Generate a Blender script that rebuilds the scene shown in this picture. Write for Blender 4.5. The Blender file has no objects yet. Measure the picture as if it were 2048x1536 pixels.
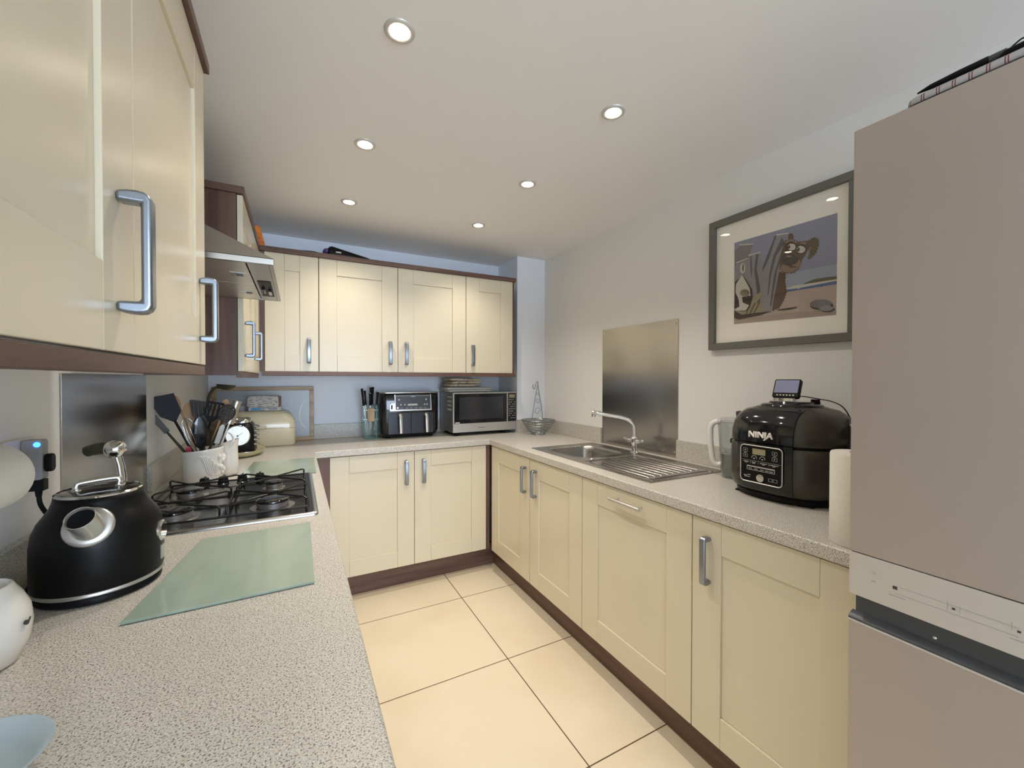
import bpy, bmesh, math, random
from mathutils import Vector, Matrix
random.seed(7)
PI = math.pi
scn = bpy.context.scene
COL = scn.collection
# ---------------------------------------------------------------- camera
cd = bpy.data.cameras.new('camera'); cam = bpy.data.objects.new('camera', cd); COL.objects.link(cam)
cd.sensor_fit = 'HORIZONTAL'; cd.sensor_width = 36.0; cd.lens = 820.44/2048*36.0
cd.clip_start = 0.02; cd.clip_end = 50
cam.location = (0, 0, 1.3233)
cam.matrix_world = Matrix.Translation((0, 0, 1.3233)) @ Matrix.Rotation(math.radians(-27.7436), 4, 'Z') @ Matrix.Rotation(math.radians(90-0.6963), 4, 'X') @ Matrix.Rotation(math.radians(0.0815), 4, 'Z')
scn.camera = cam
# ---------------------------------------------------------------- world and view
scn.view_settings.view_transform = 'Standard'; scn.view_settings.look = 'None'
scn.view_settings.gamma = 1.0; scn.view_settings.use_curve_mapping = False
scn.view_settings.exposure = 0.08
scn.cycles.max_bounces = 14; scn.cycles.diffuse_bounces = 9; scn.cycles.glossy_bounces = 5; scn.cycles.transparent_max_bounces = 12
w = bpy.data.worlds.new('world'); scn.world = w; w.use_nodes = True
bg = w.node_tree.nodes['Background']; bg.inputs[0].default_value = (0.62, 0.78, 1.0, 1); bg.inputs[1].default_value = 1.6
# daylight coming in at the window behind the camera
ld = bpy.data.lights.new('daylight', 'AREA'); ld.shape = 'RECTANGLE'; ld.size = 1.8; ld.size_y = 1.9
ld.energy = 150; ld.color = (0.66, 0.80, 1.0)
lo = bpy.data.objects.new('daylight', ld); COL.objects.link(lo); lo.location = (0.64, -4.36, 1.12); lo.rotation_euler = (math.radians(90), 0, 0)
SPOT_W = 22.5; SPOT_COL = (1.0, 0.905, 0.80)
# ---------------------------------------------------------------- materials
def node_mat(name):
    m = bpy.data.materials.new(name); m.use_nodes = True
    return m, m.node_tree.nodes, m.node_tree.links, m.node_tree.nodes['Principled BSDF']
def bump(m, scale=200, strength=0.1, dist=0.001, stretch=None, detail=2):
    n, l = m.node_tree.nodes, m.node_tree.links; b = n['Principled BSDF']
    tc = n.new('ShaderNodeTexCoord'); mp = n.new('ShaderNodeMapping'); t = n.new('ShaderNodeTexNoise'); bp = n.new('ShaderNodeBump')
    t.inputs['Scale'].default_value = scale; t.inputs['Detail'].default_value = detail
    if stretch: mp.inputs['Scale'].default_value = stretch
    bp.inputs['Strength'].default_value = strength; bp.inputs['Distance'].default_value = dist
    l.new(tc.outputs['Object'], mp.inputs['Vector']); l.new(mp.outputs[0], t.inputs['Vector']); l.new(t.outputs[0], bp.inputs['Height']); l.new(bp.outputs[0], b.inputs['Normal'])
    return m
def mat(name, col, rough=0.5, metal=0.0, coat=0.0, emit=None, es=0.0, trans=0.0, ior=1.45, spec=0.5):
    m, n, l, b = node_mat(name)
    b.inputs['Base Color'].default_value = (*col, 1); b.inputs['Roughness'].default_value = rough; b.inputs['Metallic'].default_value = metal
    b.inputs['Coat Weight'].default_value = coat; b.inputs['Specular IOR Level'].default_value = spec; b.inputs['IOR'].default_value = ior
    if trans: b.inputs['Transmission Weight'].default_value = trans
    if emit: b.inputs['Emission Color'].default_value = (*emit, 1); b.inputs['Emission Strength'].default_value = es
    return m
def noise_mix(m, c1, c2, scale, stretch=None, detail=3, lo=0.4, hi=0.6, coord='Object', rough=None):
    n, l = m.node_tree.nodes, m.node_tree.links; b = n['Principled BSDF']
    tc = n.new('ShaderNodeTexCoord'); mp = n.new('ShaderNodeMapping'); t = n.new('ShaderNodeTexNoise'); r = n.new('ShaderNodeValToRGB')
    t.inputs['Scale'].default_value = scale; t.inputs['Detail'].default_value = detail
    if stretch: mp.inputs['Scale'].default_value = stretch
    r.color_ramp.elements[0].position = lo; r.color_ramp.elements[1].position = hi
    r.color_ramp.elements[0].color = (*c1, 1); r.color_ramp.elements[1].color = (*c2, 1)
    l.new(tc.outputs[coord], mp.inputs['Vector']); l.new(mp.outputs[0], t.inputs['Vector']); l.new(t.outputs[0], r.inputs[0]); l.new(r.outputs[0], b.inputs['Base Color'])
    return m
def thin_glass(name, tint=(1, 1, 1), rough=0.0, fmul=1.0, add=0.0):
    m = bpy.data.materials.new(name); m.use_nodes = True; n, l = m.node_tree.nodes, m.node_tree.links
    n.remove(n['Principled BSDF']); out = n['Material Output']
    tr = n.new('ShaderNodeBsdfTransparent'); gl = n.new('ShaderNodeBsdfGlossy'); mx = n.new('ShaderNodeMixShader'); fr = n.new('ShaderNodeFresnel'); ma = n.new('ShaderNodeMath')
    tr.inputs[0].default_value = (*tint, 1); gl.inputs['Roughness'].default_value = rough
    ge = n.new('ShaderNodeNewGeometry'); io = n.new('ShaderNodeMath'); io.operation = 'MULTIPLY_ADD'; io.inputs[1].default_value = 1/1.45-1.45; io.inputs[2].default_value = 1.45
    l.new(ge.outputs['Backfacing'], io.inputs[0]); l.new(io.outputs[0], fr.inputs[0])   # same reflectance from both sides of the pane
    ma.operation = 'MULTIPLY_ADD'; ma.inputs[1].default_value = fmul; ma.inputs[2].default_value = add
    l.new(fr.outputs[0], ma.inputs[0]); l.new(ma.outputs[0], mx.inputs[0]); l.new(tr.outputs[0], mx.inputs[1]); l.new(gl.outputs[0], mx.inputs[2]); l.new(mx.outputs[0], out.inputs[0])
    return m
M = {}
M['cream'] = bump(mat('cream_satin_door', (0.69, 0.62, 0.475), 0.27), 260, 0.05, 0.0006)
M['wood'] = noise_mix(mat('dark_walnut', (0.1, 0.05, 0.04), 0.42), (0.085, 0.042, 0.031), (0.185, 0.105, 0.078), 26, (1, 1, 0.07), 5, 0.3, 0.72)
M['woodh'] = noise_mix(mat('dark_walnut_horizontal', (0.1, 0.05, 0.04), 0.42), (0.085, 0.042, 0.031), (0.185, 0.105, 0.078), 26, (0.07, 0.07, 1), 5, 0.3, 0.72)
M['wall'] = bump(mat('grey_wall_paint', (0.77, 0.765, 0.75), 0.75), 120, 0.06, 0.001)
M['wallw'] = bump(mat('pale_wall_paint', (0.82, 0.86, 0.945), 0.75), 120, 0.06, 0.001)
M['ceil'] = bump(mat('ceiling_paint', (0.83, 0.815, 0.81), 0.85), 120, 0.04, 0.001)
M['carc'] = mat('carcass_white', (0.6, 0.58, 0.52), 0.5)
def worktop_mat():
    m, n, l, b = node_mat('speckled_worktop')
    tc = n.new('ShaderNodeTexCoord'); t = n.new('ShaderNodeTexNoise'); r = n.new('ShaderNodeValToRGB'); t2 = n.new('ShaderNodeTexNoise'); r2 = n.new('ShaderNodeValToRGB'); mx = n.new('ShaderNodeMix'); mx.data_type = 'RGBA'
    t.inputs['Scale'].default_value = 400; t.inputs['Detail'].default_value = 1.5; t2.inputs['Scale'].default_value = 480; t2.inputs['Detail'].default_value = 1
    e = r.color_ramp.elements; e[0].position = 0.38; e[0].color = (0.15, 0.13, 0.115, 1); e[1].position = 0.46; e[1].color = (0.56, 0.53, 0.465, 1)
    e = r2.color_ramp.elements; e[0].position = 0.56; e[0].color = (0, 0, 0, 1); e[1].position = 0.68; e[1].color = (1, 1, 1, 1)
    l.new(tc.outputs['Object'], t.inputs['Vector']); l.new(tc.outputs['Object'], t2.inputs['Vector']); l.new(t.outputs[0], r.inputs[0]); l.new(t2.outputs[0], r2.inputs[0])
    l.new(r2.outputs[0], mx.inputs['Factor']); l.new(r.outputs[0], mx.inputs['A']); mx.inputs['B'].default_value = (0.74, 0.72, 0.67, 1); l.new(mx.outputs['Result'], b.inputs['Base Color'])
    b.inputs['Roughness'].default_value = 0.33
    return m
M['top'] = worktop_mat()
def floor_mat():
    m, n, l, b = node_mat('cream_polished_tiles')
    geo = n.new('ShaderNodeNewGeometry'); sp = n.new('ShaderNodeSeparateXYZ'); l.new(geo.outputs['Position'], sp.inputs[0])
    fs = []
    for ax, off in (('X', 0.8801), ('Y', 1.7119)):
        a = n.new('ShaderNodeMath'); a.operation = 'SUBTRACT'; a.inputs[1].default_value = off - 61.0 + 0.305; l.new(sp.outputs[ax], a.inputs[0])
        d = n.new('ShaderNodeMath'); d.operation = 'MODULO'; d.inputs[1].default_value = 0.61; l.new(a.outputs[0], d.inputs[0])
        s = n.new('ShaderNodeMath'); s.operation = 'SUBTRACT'; s.inputs[1].default_value = 0.305; l.new(d.outputs[0], s.inputs[0])
        ab = n.new('ShaderNodeMath'); ab.operation = 'ABSOLUTE'; l.new(s.outputs[0], ab.inputs[0]); fs.append(ab)
    mi = n.new('ShaderNodeMath'); mi.operation = 'MINIMUM'; l.new(fs[0].outputs[0], mi.inputs[0]); l.new(fs[1].outputs[0], mi.inputs[1])
    lt = n.new('ShaderNodeMath'); lt.operation = 'LESS_THAN'; lt.inputs[1].default_value = 0.0023; l.new(mi.outputs[0], lt.inputs[0])
    t = n.new('ShaderNodeTexNoise'); t.inputs['Scale'].default_value = 2.2; t.inputs['Detail'].default_value = 3; r = n.new('ShaderNodeValToRGB'); l.new(geo.outputs['Position'], t.inputs['Vector']); l.new(t.outputs[0], r.inputs[0])
    e = r.color_ramp.elements; e[0].position = 0.3; e[0].color = (0.73, 0.62, 0.45, 1); e[1].position = 0.55; e[1].color = (0.79, 0.69, 0.52, 1)
    mx = n.new('ShaderNodeMix'); mx.data_type = 'RGBA'; l.new(lt.outputs[0], mx.inputs['Factor']); l.new(r.outputs[0], mx.inputs['A']); mx.inputs['B'].default_value = (0.10, 0.055, 0.03, 1)
    l.new(mx.outputs['Result'], b.inputs['Base Color']); b.inputs['Roughness'].default_value = 0.33
    return m
M['floor'] = floor_mat()
M['steel'] = bump(mat('brushed_steel', (0.50, 0.48, 0.45), 0.30, 1.0), 60, 0.12, 0.0005, (1, 1, 30))
M['splash'] = bump(mat('splashback_steel', (0.455, 0.43, 0.40), 0.20, 1.0), 60, 0.10, 0.0004, (1, 0.4, 30))
M['sink'] = mat('sink_steel', (0.40, 0.385, 0.36), 0.30, 1.0)
M['handle'] = mat('satin_nickel', (0.30, 0.335, 0.39), 0.33, 1.0)
M['chrome'] = mat('chrome', (0.78, 0.78, 0.78), 0.08, 1.0)
M['fridge'] = bump(mat('fridge_champagne_silver', (0.46, 0.40, 0.36), 0.40, 0.35), 400, 0.03, 0.0004)
M['fridge_panel'] = mat('fridge_light_silver', (0.60, 0.56, 0.52), 0.36, 0.2)
M['dgrey'] = mat('dark_grey_plastic', (0.065, 0.068, 0.075), 0.32)
M['black'] = mat('black_plastic', (0.009, 0.009, 0.010), 0.38, spec=0.14)
M['hobrim'] = mat('hob_steel_rim', (0.62, 0.60, 0.57), 0.25, 1.0)
M['filter'] = bump(mat('filter_aluminium', (0.78, 0.75, 0.70), 0.36, 1.0), 300, 0.2, 0.0006)
M['alu'] = mat('burner_aluminium', (0.30, 0.29, 0.29), 0.45, 0.8)
M['gloss'] = mat('glossy_black', (0.008, 0.008, 0.010), 0.10, 0, 0.3)
M['matt'] = mat('matt_black_enamel', (0.006, 0.006, 0.006), 0.34, spec=0.22)
M['cast'] = mat('black_enamel_wire', (0.012, 0.012, 0.012), 0.28)
M['cooker'] = mat('charcoal_cooker_body', (0.060, 0.053, 0.044), 0.27, 0.3)
M['white'] = bump(mat('white_glazed_ceramic', (0.74, 0.71, 0.66), 0.22), 30, 0.1, 0.001)
M['paper'] = bump(mat('white_paper_towel', (0.74, 0.71, 0.65), 0.9), 90, 0.5, 0.002)
M['wplastic'] = mat('white_plastic', (0.72, 0.71, 0.68), 0.35)
M['greyp'] = mat('grey_plastic', (0.34, 0.34, 0.35), 0.4)
M['bin'] = mat('cream_enamel', (0.80, 0.71, 0.50), 0.18, 0, 0.3)
M['oak'] = noise_mix(mat('oak', (0.4, 0.24, 0.1), 0.4), (0.28, 0.17, 0.07), (0.46, 0.31, 0.15), 30, (1, 1, 0.1))
M['oakh'] = noise_mix(mat('golden_wood', (0.4, 0.24, 0.1), 0.35), (0.30, 0.18, 0.07), (0.44, 0.28, 0.12), 30, (0.1, 1, 1))
M['beech'] = mat('beech_spoon', (0.52, 0.30, 0.15), 0.6)
M['gglass'] = noise_mix(mat('green_frosted_glass', (0.33, 0.42, 0.35), 0.16, 0, 0.2), (0.30, 0.38, 0.31), (0.37, 0.45, 0.37), 9, (1, 0.3, 1))
M['gedge'] = mat('green_glass_edge', (0.16, 0.36, 0.30), 0.08)
M['glass'] = thin_glass('clear_glass', (0.97, 0.98, 0.98))
M['picglass'] = thin_glass('picture_glass', (0.99, 0.99, 0.99), 0.0, 1.0, 0.0)
M['jug'] = thin_glass('clear_jug_plastic', (0.93, 0.95, 0.96), 0.05, 1.5, 0.04)
M['teal'] = thin_glass('green_tinted_glass', (0.72, 0.88, 0.87), 0.0, 1.2, 0.03)
M['tealedge'] = mat('green_glass_rim', (0.03, 0.16, 0.13), 0.1)
M['lamp'] = mat('lit_lamp_lens', (1, 1, 1), 0.4, 0, 0, (1.0, 0.88, 0.66), 40)
M['nickel'] = mat('brushed_nickel_ring', (0.58, 0.56, 0.53), 0.35, 0.25)
M['frameg'] = mat('grey_picture_frame', (0.145, 0.14, 0.125), 0.45)
M['mount'] = mat('picture_mount', (0.88, 0.85, 0.78), 0.8)
M['led'] = mat('blue_led', (0.02, 0.1, 0.9), 0.4, 0, 0, (0.03, 0.15, 1.0), 6)
M['dial'] = mat('lit_white_dial', (0.85, 0.9, 0.92), 0.3, 0, 0, (0.75, 0.9, 1.0), 0.55)
M['lcd'] = mat('display_screen', (0.10, 0.10, 0.14), 0.2, 0, 0, (0.25, 0.25, 0.38), 0.35)
M['lcdg'] = mat('olive_display', (0.30, 0.28, 0.17), 0.3)
M['silver'] = mat('silver_trim', (0.62, 0.60, 0.57), 0.28, 0.8)
M['print'] = mat('silver_print', (0.55, 0.53, 0.50), 0.5)
M['printd'] = mat('dark_print', (0.05, 0.05, 0.05), 0.5)
M['mwsilver'] = mat('microwave_silver', (0.52, 0.51, 0.49), 0.32, 0.6)
M['mwside'] = mat('microwave_side_metal', (0.30, 0.27, 0.24), 0.35, 0.6)
M['navy'] = mat('dark_blue_black', (0.028, 0.032, 0.042), 0.25)
M['blueg'] = mat('pale_blue_glaze', (0.42, 0.50, 0.54), 0.18, 0, 0.3)
M['orange'] = noise_mix(mat('orange_plastic', (0.8, 0.2, 0.02), 0.5), (0.62, 0.13, 0.01), (0.85, 0.26, 0.03), 60)
M['purple'] = mat('purple_nylon', (0.10, 0.06, 0.20), 0.5)
M['red'] = mat('red_plastic', (0.36, 0.02, 0.04), 0.35)
M['olive'] = mat('olive_nylon', (0.040, 0.036, 0.022), 0.38, spec=0.3)
M['nylon'] = mat('grey_nylon', (0.050, 0.043, 0.037), 0.45, spec=0.3)
M['cloth1'] = noise_mix(mat('patterned_towel', (0.6, 0.5, 0.4), 0.95), (0.16, 0.11, 0.08), (0.52, 0.46, 0.36), 45, None, 2, 0.34, 0.44)
M['cloth2'] = bump(mat('pale_towel', (0.52, 0.51, 0.48), 0.95), 150, 0.4, 0.002)
M['bluep'] = mat('blue_packet', (0.02, 0.20, 0.40), 0.4)
M['newsp'] = noise_mix(mat('printed_paper', (0.6, 0.58, 0.54), 0.7), (0.25, 0.24, 0.24), (0.60, 0.57, 0.52), 38, (1, 1, 4), 4, 0.38, 0.52)
M['tanp'] = mat('tan_card', (0.30, 0.17, 0.09), 0.7)
M['mirror'] = mat('pale_grey_print', (0.34, 0.35, 0.37), 0.25)
M['tray'] = mat('cream_dish_glaze', (0.60, 0.55, 0.34), 0.2)
def stripe_mat():
    m, n, l, b = node_mat('striped_cloth'); tc = n.new('ShaderNodeTexCoord'); sp = n.new('ShaderNodeSeparateXYZ'); l.new(tc.outputs['Object'], sp.inputs[0])
    d = n.new('ShaderNodeMath'); d.operation = 'PINGPONG'; d.inputs[1].default_value = 0.0105; l.new(sp.outputs['Y'], d.inputs[0])
    r = n.new('ShaderNodeValToRGB'); s = n.new('ShaderNodeMath'); s.operation = 'DIVIDE'; s.inputs[1].default_value = 0.0105; l.new(d.outputs[0], s.inputs[0]); l.new(s.outputs[0], r.inputs[0])
    e = r.color_ramp.elements; r.color_ramp.interpolation = 'CONSTANT'; e[0].position = 0; e[0].color = (0.5, 0.47, 0.47, 1); e[1].position = 0.10; e[1].color = (0.20, 0.04, 0.06, 1)
    k = e.new(0.24); k.color = (0.5, 0.47, 0.47, 1); l.new(r.outputs[0], b.inputs['Base Color']); b.inputs['Roughness'].default_value = 0.8
    return m
M['stripe'] = stripe_mat()
for nm, c in dict(a_sky=(0.27, 0.28, 0.37), a_haze=(0.33, 0.36, 0.45), a_sand=(0.44, 0.36, 0.31), a_sandd=(0.36, 0.29, 0.25), a_sea=(0.10, 0.15, 0.32), a_hill=(0.14, 0.13, 0.09), a_white=(0.56, 0.54, 0.48), a_dark=(0.055, 0.045, 0.04),
                  a_wood=(0.27, 0.26, 0.28), a_wood2=(0.20, 0.19, 0.20), a_wood3=(0.12, 0.11, 0.12), a_brown=(0.13, 0.085, 0.06), a_olive=(0.12, 0.10, 0.055), a_tan=(0.26, 0.19, 0.14), a_tanl=(0.30, 0.26, 0.18), a_nose=(0.085, 0.07, 0.068)).items():
    M[nm] = mat('print_' + nm[2:], c, 0.7)
# ---------------------------------------------------------------- mesh helpers
class MB:
    def __init__(s): s.v = []; s.f = []; s.mi = []; s.k = 0
    def add(s, vs, fs):
        b = len(s.v); s.v += [tuple(p) for p in vs]; s.f += [tuple(b+i for i in f) for f in fs]; s.mi += [s.k]*len(fs); return s
    def box(s, x0, y0, z0, x1, y1, z1):
        x0, x1 = sorted((x0, x1)); y0, y1 = sorted((y0, y1)); z0, z1 = sorted((z0, z1))
        return s.add([(x0,y0,z0),(x1,y0,z0),(x1,y1,z0),(x0,y1,z0),(x0,y0,z1),(x1,y0,z1),(x1,y1,z1),(x0,y1,z1)], [(0,3,2,1),(4,5,6,7),(0,1,5,4),(1,2,6,5),(2,3,7,6),(3,0,4,7)])
    def loft(s, rings, cap0=True, cap1=True, closed=False):
        n = len(rings[0]); vs = [p for r in rings for p in r]; fs = []; R = len(rings)
        for i in range(R if closed else R-1):
            a = i*n; b = ((i+1) % R)*n
            for j in range(n): fs.append((a+j, a+(j+1) % n, b+(j+1) % n, b+j))
        if not closed:
            if cap0: fs.append(tuple(range(n))[::-1])
            if cap1: fs.append(tuple((R-1)*n+j for j in range(n)))
        return s.add(vs, fs)
    def lathe(s, prof, n=32, c=(0, 0, 0), sx=1, sy=1, pw=2.0, cap0=True, cap1=True):
        rings = []
        for r, z in prof:
            ring = []
            for j in range(n):
                t = 2*PI*j/n; cx, sn = math.cos(t), math.sin(t)
                if pw != 2.0: cx = math.copysign(abs(cx)**(2/pw), cx); sn = math.copysign(abs(sn)**(2/pw), sn)
                ring.append((c[0]+r*sx*cx, c[1]+r*sy*sn, c[2]+z))
            rings.append(ring)
        return s.loft(rings, cap0, cap1)
    def cyl(s, a, b, r, r2=None, n=16):
        return s.tube([a, b], [r, r if r2 is None else r2], n)
    def tube(s, path, r, n=8, closed=False, flat=None):
        P = [Vector(p) for p in path]; k = len(P); rr = r if isinstance(r, (list, tuple)) else [r]*k; rings = []; up = None
        for i in range(k):
            if closed: t = P[(i+1) % k]-P[i-1]
            else: t = P[min(i+1, k-1)]-P[max(i-1, 0)]
            t.normalize()
            if up is None:
                up = Vector((0, 0, 1)) if abs(t.z) < 0.9 else Vector((1, 0, 0))
            sd = t.cross(up)
            if sd.length < 1e-5: sd = t.cross(Vector((0.3, 1, 0.2)))
            sd.normalize(); up = sd.cross(t).normalized()
            fx = flat or 1.0
            rings.append([P[i]+sd*math.cos(2*PI*j/n)*rr[i]+up*math.sin(2*PI*j/n)*rr[i]*fx for j in range(n)])
        return s.loft(rings, True, True, closed)
    def prism(s, poly, plane, d0, d1):
        f = {'XY': lambda u, v, d: (u, v, d), 'XZ': lambda u, v, d: (u, d, v), 'YZ': lambda u, v, d: (d, u, v)}[plane]
        return s.loft([[f(u, v, d0) for u, v in poly], [f(u, v, d1) for u, v in poly]])
    def lathe_to(s, prof, o, ax, n=32, cap0=True, cap1=True):
        # lathe around an arbitrary axis through o
        a = len(s.v); s.lathe(prof, n, cap0=cap0, cap1=cap1); q = Vector((0, 0, 1)).rotation_difference(Vector(ax).normalized()); o = Vector(o)
        s.v[a:] = [tuple(q @ Vector(p)+o) for p in s.v[a:]]; return s
    def ball(s, c, r, n=20, m=12, sx=1, sy=1, sz=1):
        prof = [(r*math.sin(PI*i/m), -r*sz*math.cos(PI*i/m)) for i in range(1, m)]
        return s.lathe(prof, n, c, sx, sy)
def rrect(x0, y0, x1, y1, r, k=5):
    out = []
    for cx, cy, a in ((x1-r, y1-r, 0), (x0+r, y1-r, 90), (x0+r, y0+r, 180), (x1-r, y0+r, 270)):
        for i in range(k+1):
            t = math.radians(a+90*i/k); out.append((cx+r*math.cos(t), cy+r*math.sin(t)))
    return out
def smooth_path(pts, sub=6, closed=False):
    P = [Vector(p) for p in pts]; n = len(P); out = []
    rng = range(n) if closed else range(n-1)
    for i in rng:
        p0 = P[i-1] if (closed or i > 0) else P[0]; p1 = P[i]; p2 = P[(i+1) % n]; p3 = P[(i+2) % n] if (closed or i+2 < n) else P[-1]
        for k in range(sub):
            t = k/sub; out.append(0.5*((2*p1)+(p2-p0)*t+(2*p0-5*p1+4*p2-p3)*t*t+(3*p1-p0-3*p2+p3)*t**3))
    if not closed: out.append(P[-1])
    return out
def O(name, mb, mats, parent=None, bevel=0, seg=2, sharp=38, loc=None, rot=None, subsurf=0, label=None):
    me = bpy.data.meshes.new(name); me.from_pydata(mb.v, [], mb.f)
    bm = bmesh.new(); bm.from_mesh(me); bmesh.ops.recalc_face_normals(bm, faces=bm.faces); bm.to_mesh(me); bm.free()
    if not isinstance(mats, (list, tuple)): mats = [mats]
    for x in mats: me.materials.append(M[x] if isinstance(x, str) else x)
    if len(mats) > 1: me.polygons.foreach_set('material_index', mb.mi)
    me.shade_smooth(); me.set_sharp_from_angle(angle=math.radians(sharp)); me.update()
    o = bpy.data.objects.new(name, me); COL.objects.link(o)
    if parent: o.parent = parent
    if loc: o.location = loc
    if rot: o.rotation_euler = rot
    if bevel:
        b = o.modifiers.new('bevel', 'BEVEL'); b.width = bevel; b.segments = seg; b.limit_method = 'ANGLE'; b.angle_limit = math.radians(40); b.harden_normals = True
    if subsurf:
        b = o.modifiers.new('subdivision', 'SUBSURF'); b.levels = subsurf; b.render_levels = subsurf
    if label: o['label'] = label
    return o
def tag(o, label, cat, group=None):
    o['label'] = label; o['category'] = cat
    if group: o['group'] = group
    return o
def thing(name, label, cat, loc=(0, 0, 0), rz=0, group=None):
    o = bpy.data.objects.new(name, None); COL.objects.link(o); o.location = loc; o.rotation_euler = (0, 0, math.radians(rz)); o.empty_display_size = 0.05
    return tag(o, label, cat, group)
def struct(name, mb, m, **k):
    o = O(name, mb, m, **k)
    if not k.get('parent'): o['kind'] = 'structure'
    return o
def text(name, body, size, loc, rot, m, parent, ext=0.0004, align='CENTER', sx=1.0, label=None):
    c = bpy.data.curves.new(name, 'FONT'); c.body = body; c.size = size; c.extrude = ext; c.align_x = align; c.align_y = 'CENTER'
    t = bpy.data.objects.new(name+'_tmp', c); COL.objects.link(t)
    me = bpy.data.meshes.new_from_object(t.evaluated_get(bpy.context.evaluated_depsgraph_get())); bpy.data.objects.remove(t); bpy.data.curves.remove(c)
    me.name = name; me.materials.clear(); me.materials.append(M[m])
    o = bpy.data.objects.new(name, me); COL.objects.link(o); o.parent = parent; o.location = loc; o.rotation_euler = rot; o.scale = (sx, 1, 1)
    return o
def copy_tree(o, parent=None):
    c = o.copy(); COL.objects.link(c); c.parent = parent
    for ch in list(o.children): copy_tree(ch, c)
    return c
# ---------------------------------------------------------------- room shell
XL, XR, YB, ZC, YR = -0.482, 1.7615, 3.1212, 2.2694, -4.2
XP, YP = 1.512, 2.79
W = 0.91
struct('floor', MB().box(XL-.12, YR-.12, -.1, XR+.12, YB+.12, 0), 'floor')
struct('ceiling', MB().box(XL-.12, YR-.12, ZC, XR+.12, YB+.12, ZC+.1), 'ceil')
struct('wall_left', MB().box(XL-.1, YR-.1, 0, XL, YB+.1, ZC), 'wall')
struct('wall_right', MB().box(XR, YR-.1, 0, XR+.1, YB+.1, ZC), 'wall')
struct('wall_back', MB().box(XL, YB, 0, XR, YB+.1, ZC), 'wallw')
struct('wall_column', MB().box(XP, YP, 0, XR, YB, ZC), 'wallw')
mb = MB(); wx0, wx1, wz0, wz1 = -0.3, 1.58, 0.12, 2.12
mb.box(XL, YR-.1, 0, wx0, YR, ZC).box(wx1, YR-.1, 0, XR, YR, ZC).box(wx0, YR-.1, 0, wx1, YR, wz0).box(wx0, YR-.1, wz1, wx1, YR, ZC)
struct('wall_rear', mb, 'wall')
mb = MB()
for a in (wx0, (wx0+wx1)/2-.025, wx1-.05): mb.box(a, YR-.07, wz0, a+.05, YR-.02, wz1)
mb.box(wx0, YR-.07, wz0, wx1, YR-.02, wz0+.05).box(wx0, YR-.07, wz1-.05, wx1, YR-.02, wz1)
wn = struct('window_1', mb, 'wplastic'); O('pane', MB().box(wx0+.05, YR-.05, wz0+.05, wx1-.05, YR-.044, wz1-.05), 'glass', wn)

# ---------------------------------------------------------------- worktop (one U, with the sink cut-out) and upstands
def cells(xs, ys, z0, z1, inside):
    mb = MB(); idx = {}; vs = []; fs = []
    def V(i, j, k):
        if (i, j, k) not in idx: idx[(i, j, k)] = len(vs); vs.append((xs[i], ys[j], (z0, z1)[k]))
        return idx[(i, j, k)]
    I = {(i, j) for i in range(len(xs)-1) for j in range(len(ys)-1) if inside((xs[i]+xs[i+1])/2, (ys[j]+ys[j+1])/2)}
    for i, j in I:
        fs.append((V(i,j,1), V(i+1,j,1), V(i+1,j+1,1), V(i,j+1,1))); fs.append((V(i,j,0), V(i,j+1,0), V(i+1,j+1,0), V(i+1,j,0)))
        for (a, b), (p, q) in (((0, -1), ((i,j),(i+1,j))), ((1, 0), ((i+1,j),(i+1,j+1))), ((0, 1), ((i+1,j+1),(i,j+1))), ((-1, 0), ((i,j+1),(i,j)))):
            if (i+a, j+b) not in I: fs.append((V(*p,0), V(*q,0), V(*q,1), V(*p,1)))
    return mb.add(vs, fs)
A_, B_, C_ = 0.093, 1.168, 2.557
SX0, SX1, SY0, SY1 = 1.30, 1.62, 1.70, 2.055      # sink bowl opening
wt = O('worktop', cells([XL, A_, B_, SX0, XP, SX1, XR], [-.6, .445, SY0, SY1, C_, YP, YB], .872, W,
    lambda x, y: (x < A_) or (y > C_ and not (x > XP and y > YP)) or (x > B_ and y > .445 and not (SX0 < x < SX1 and SY0 < y < SY1))), 'top', bevel=.0045, seg=3)
tag(wt, 'pale speckled laminate worktop running in a U along three walls', 'worktop')
def upstand(x0, y0, x1, y1, lab):
    tag(O('upstand', MB().box(x0, y0, W+.0003, x1, y1, 1.009), 'top', bevel=.0015), lab, 'upstand')
upstand(XL, -.6, XL+.017, 1.315, 'speckled upstand on the left wall behind the black kettle')
upstand(XL, 1.92, XL+.017, YB-.0005, 'speckled upstand on the left wall behind the utensil pot')
upstand(XL+.0175, YB-.017, XP-.0005, YB, 'speckled upstand along the back wall behind the bread bin and knife block')
upstand(XR-.017, 2.083, XR, YP-.0005, 'speckled upstand on the right wall left of the steel splashback')
upstand(XR-.017, .445, XR, 1.486, 'speckled upstand on the right wall behind the jug and multi cooker')
upstand(XP, YP-.017, XR-.0175, YP, 'short speckled upstand on the column behind the wire fruit basket')

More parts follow.
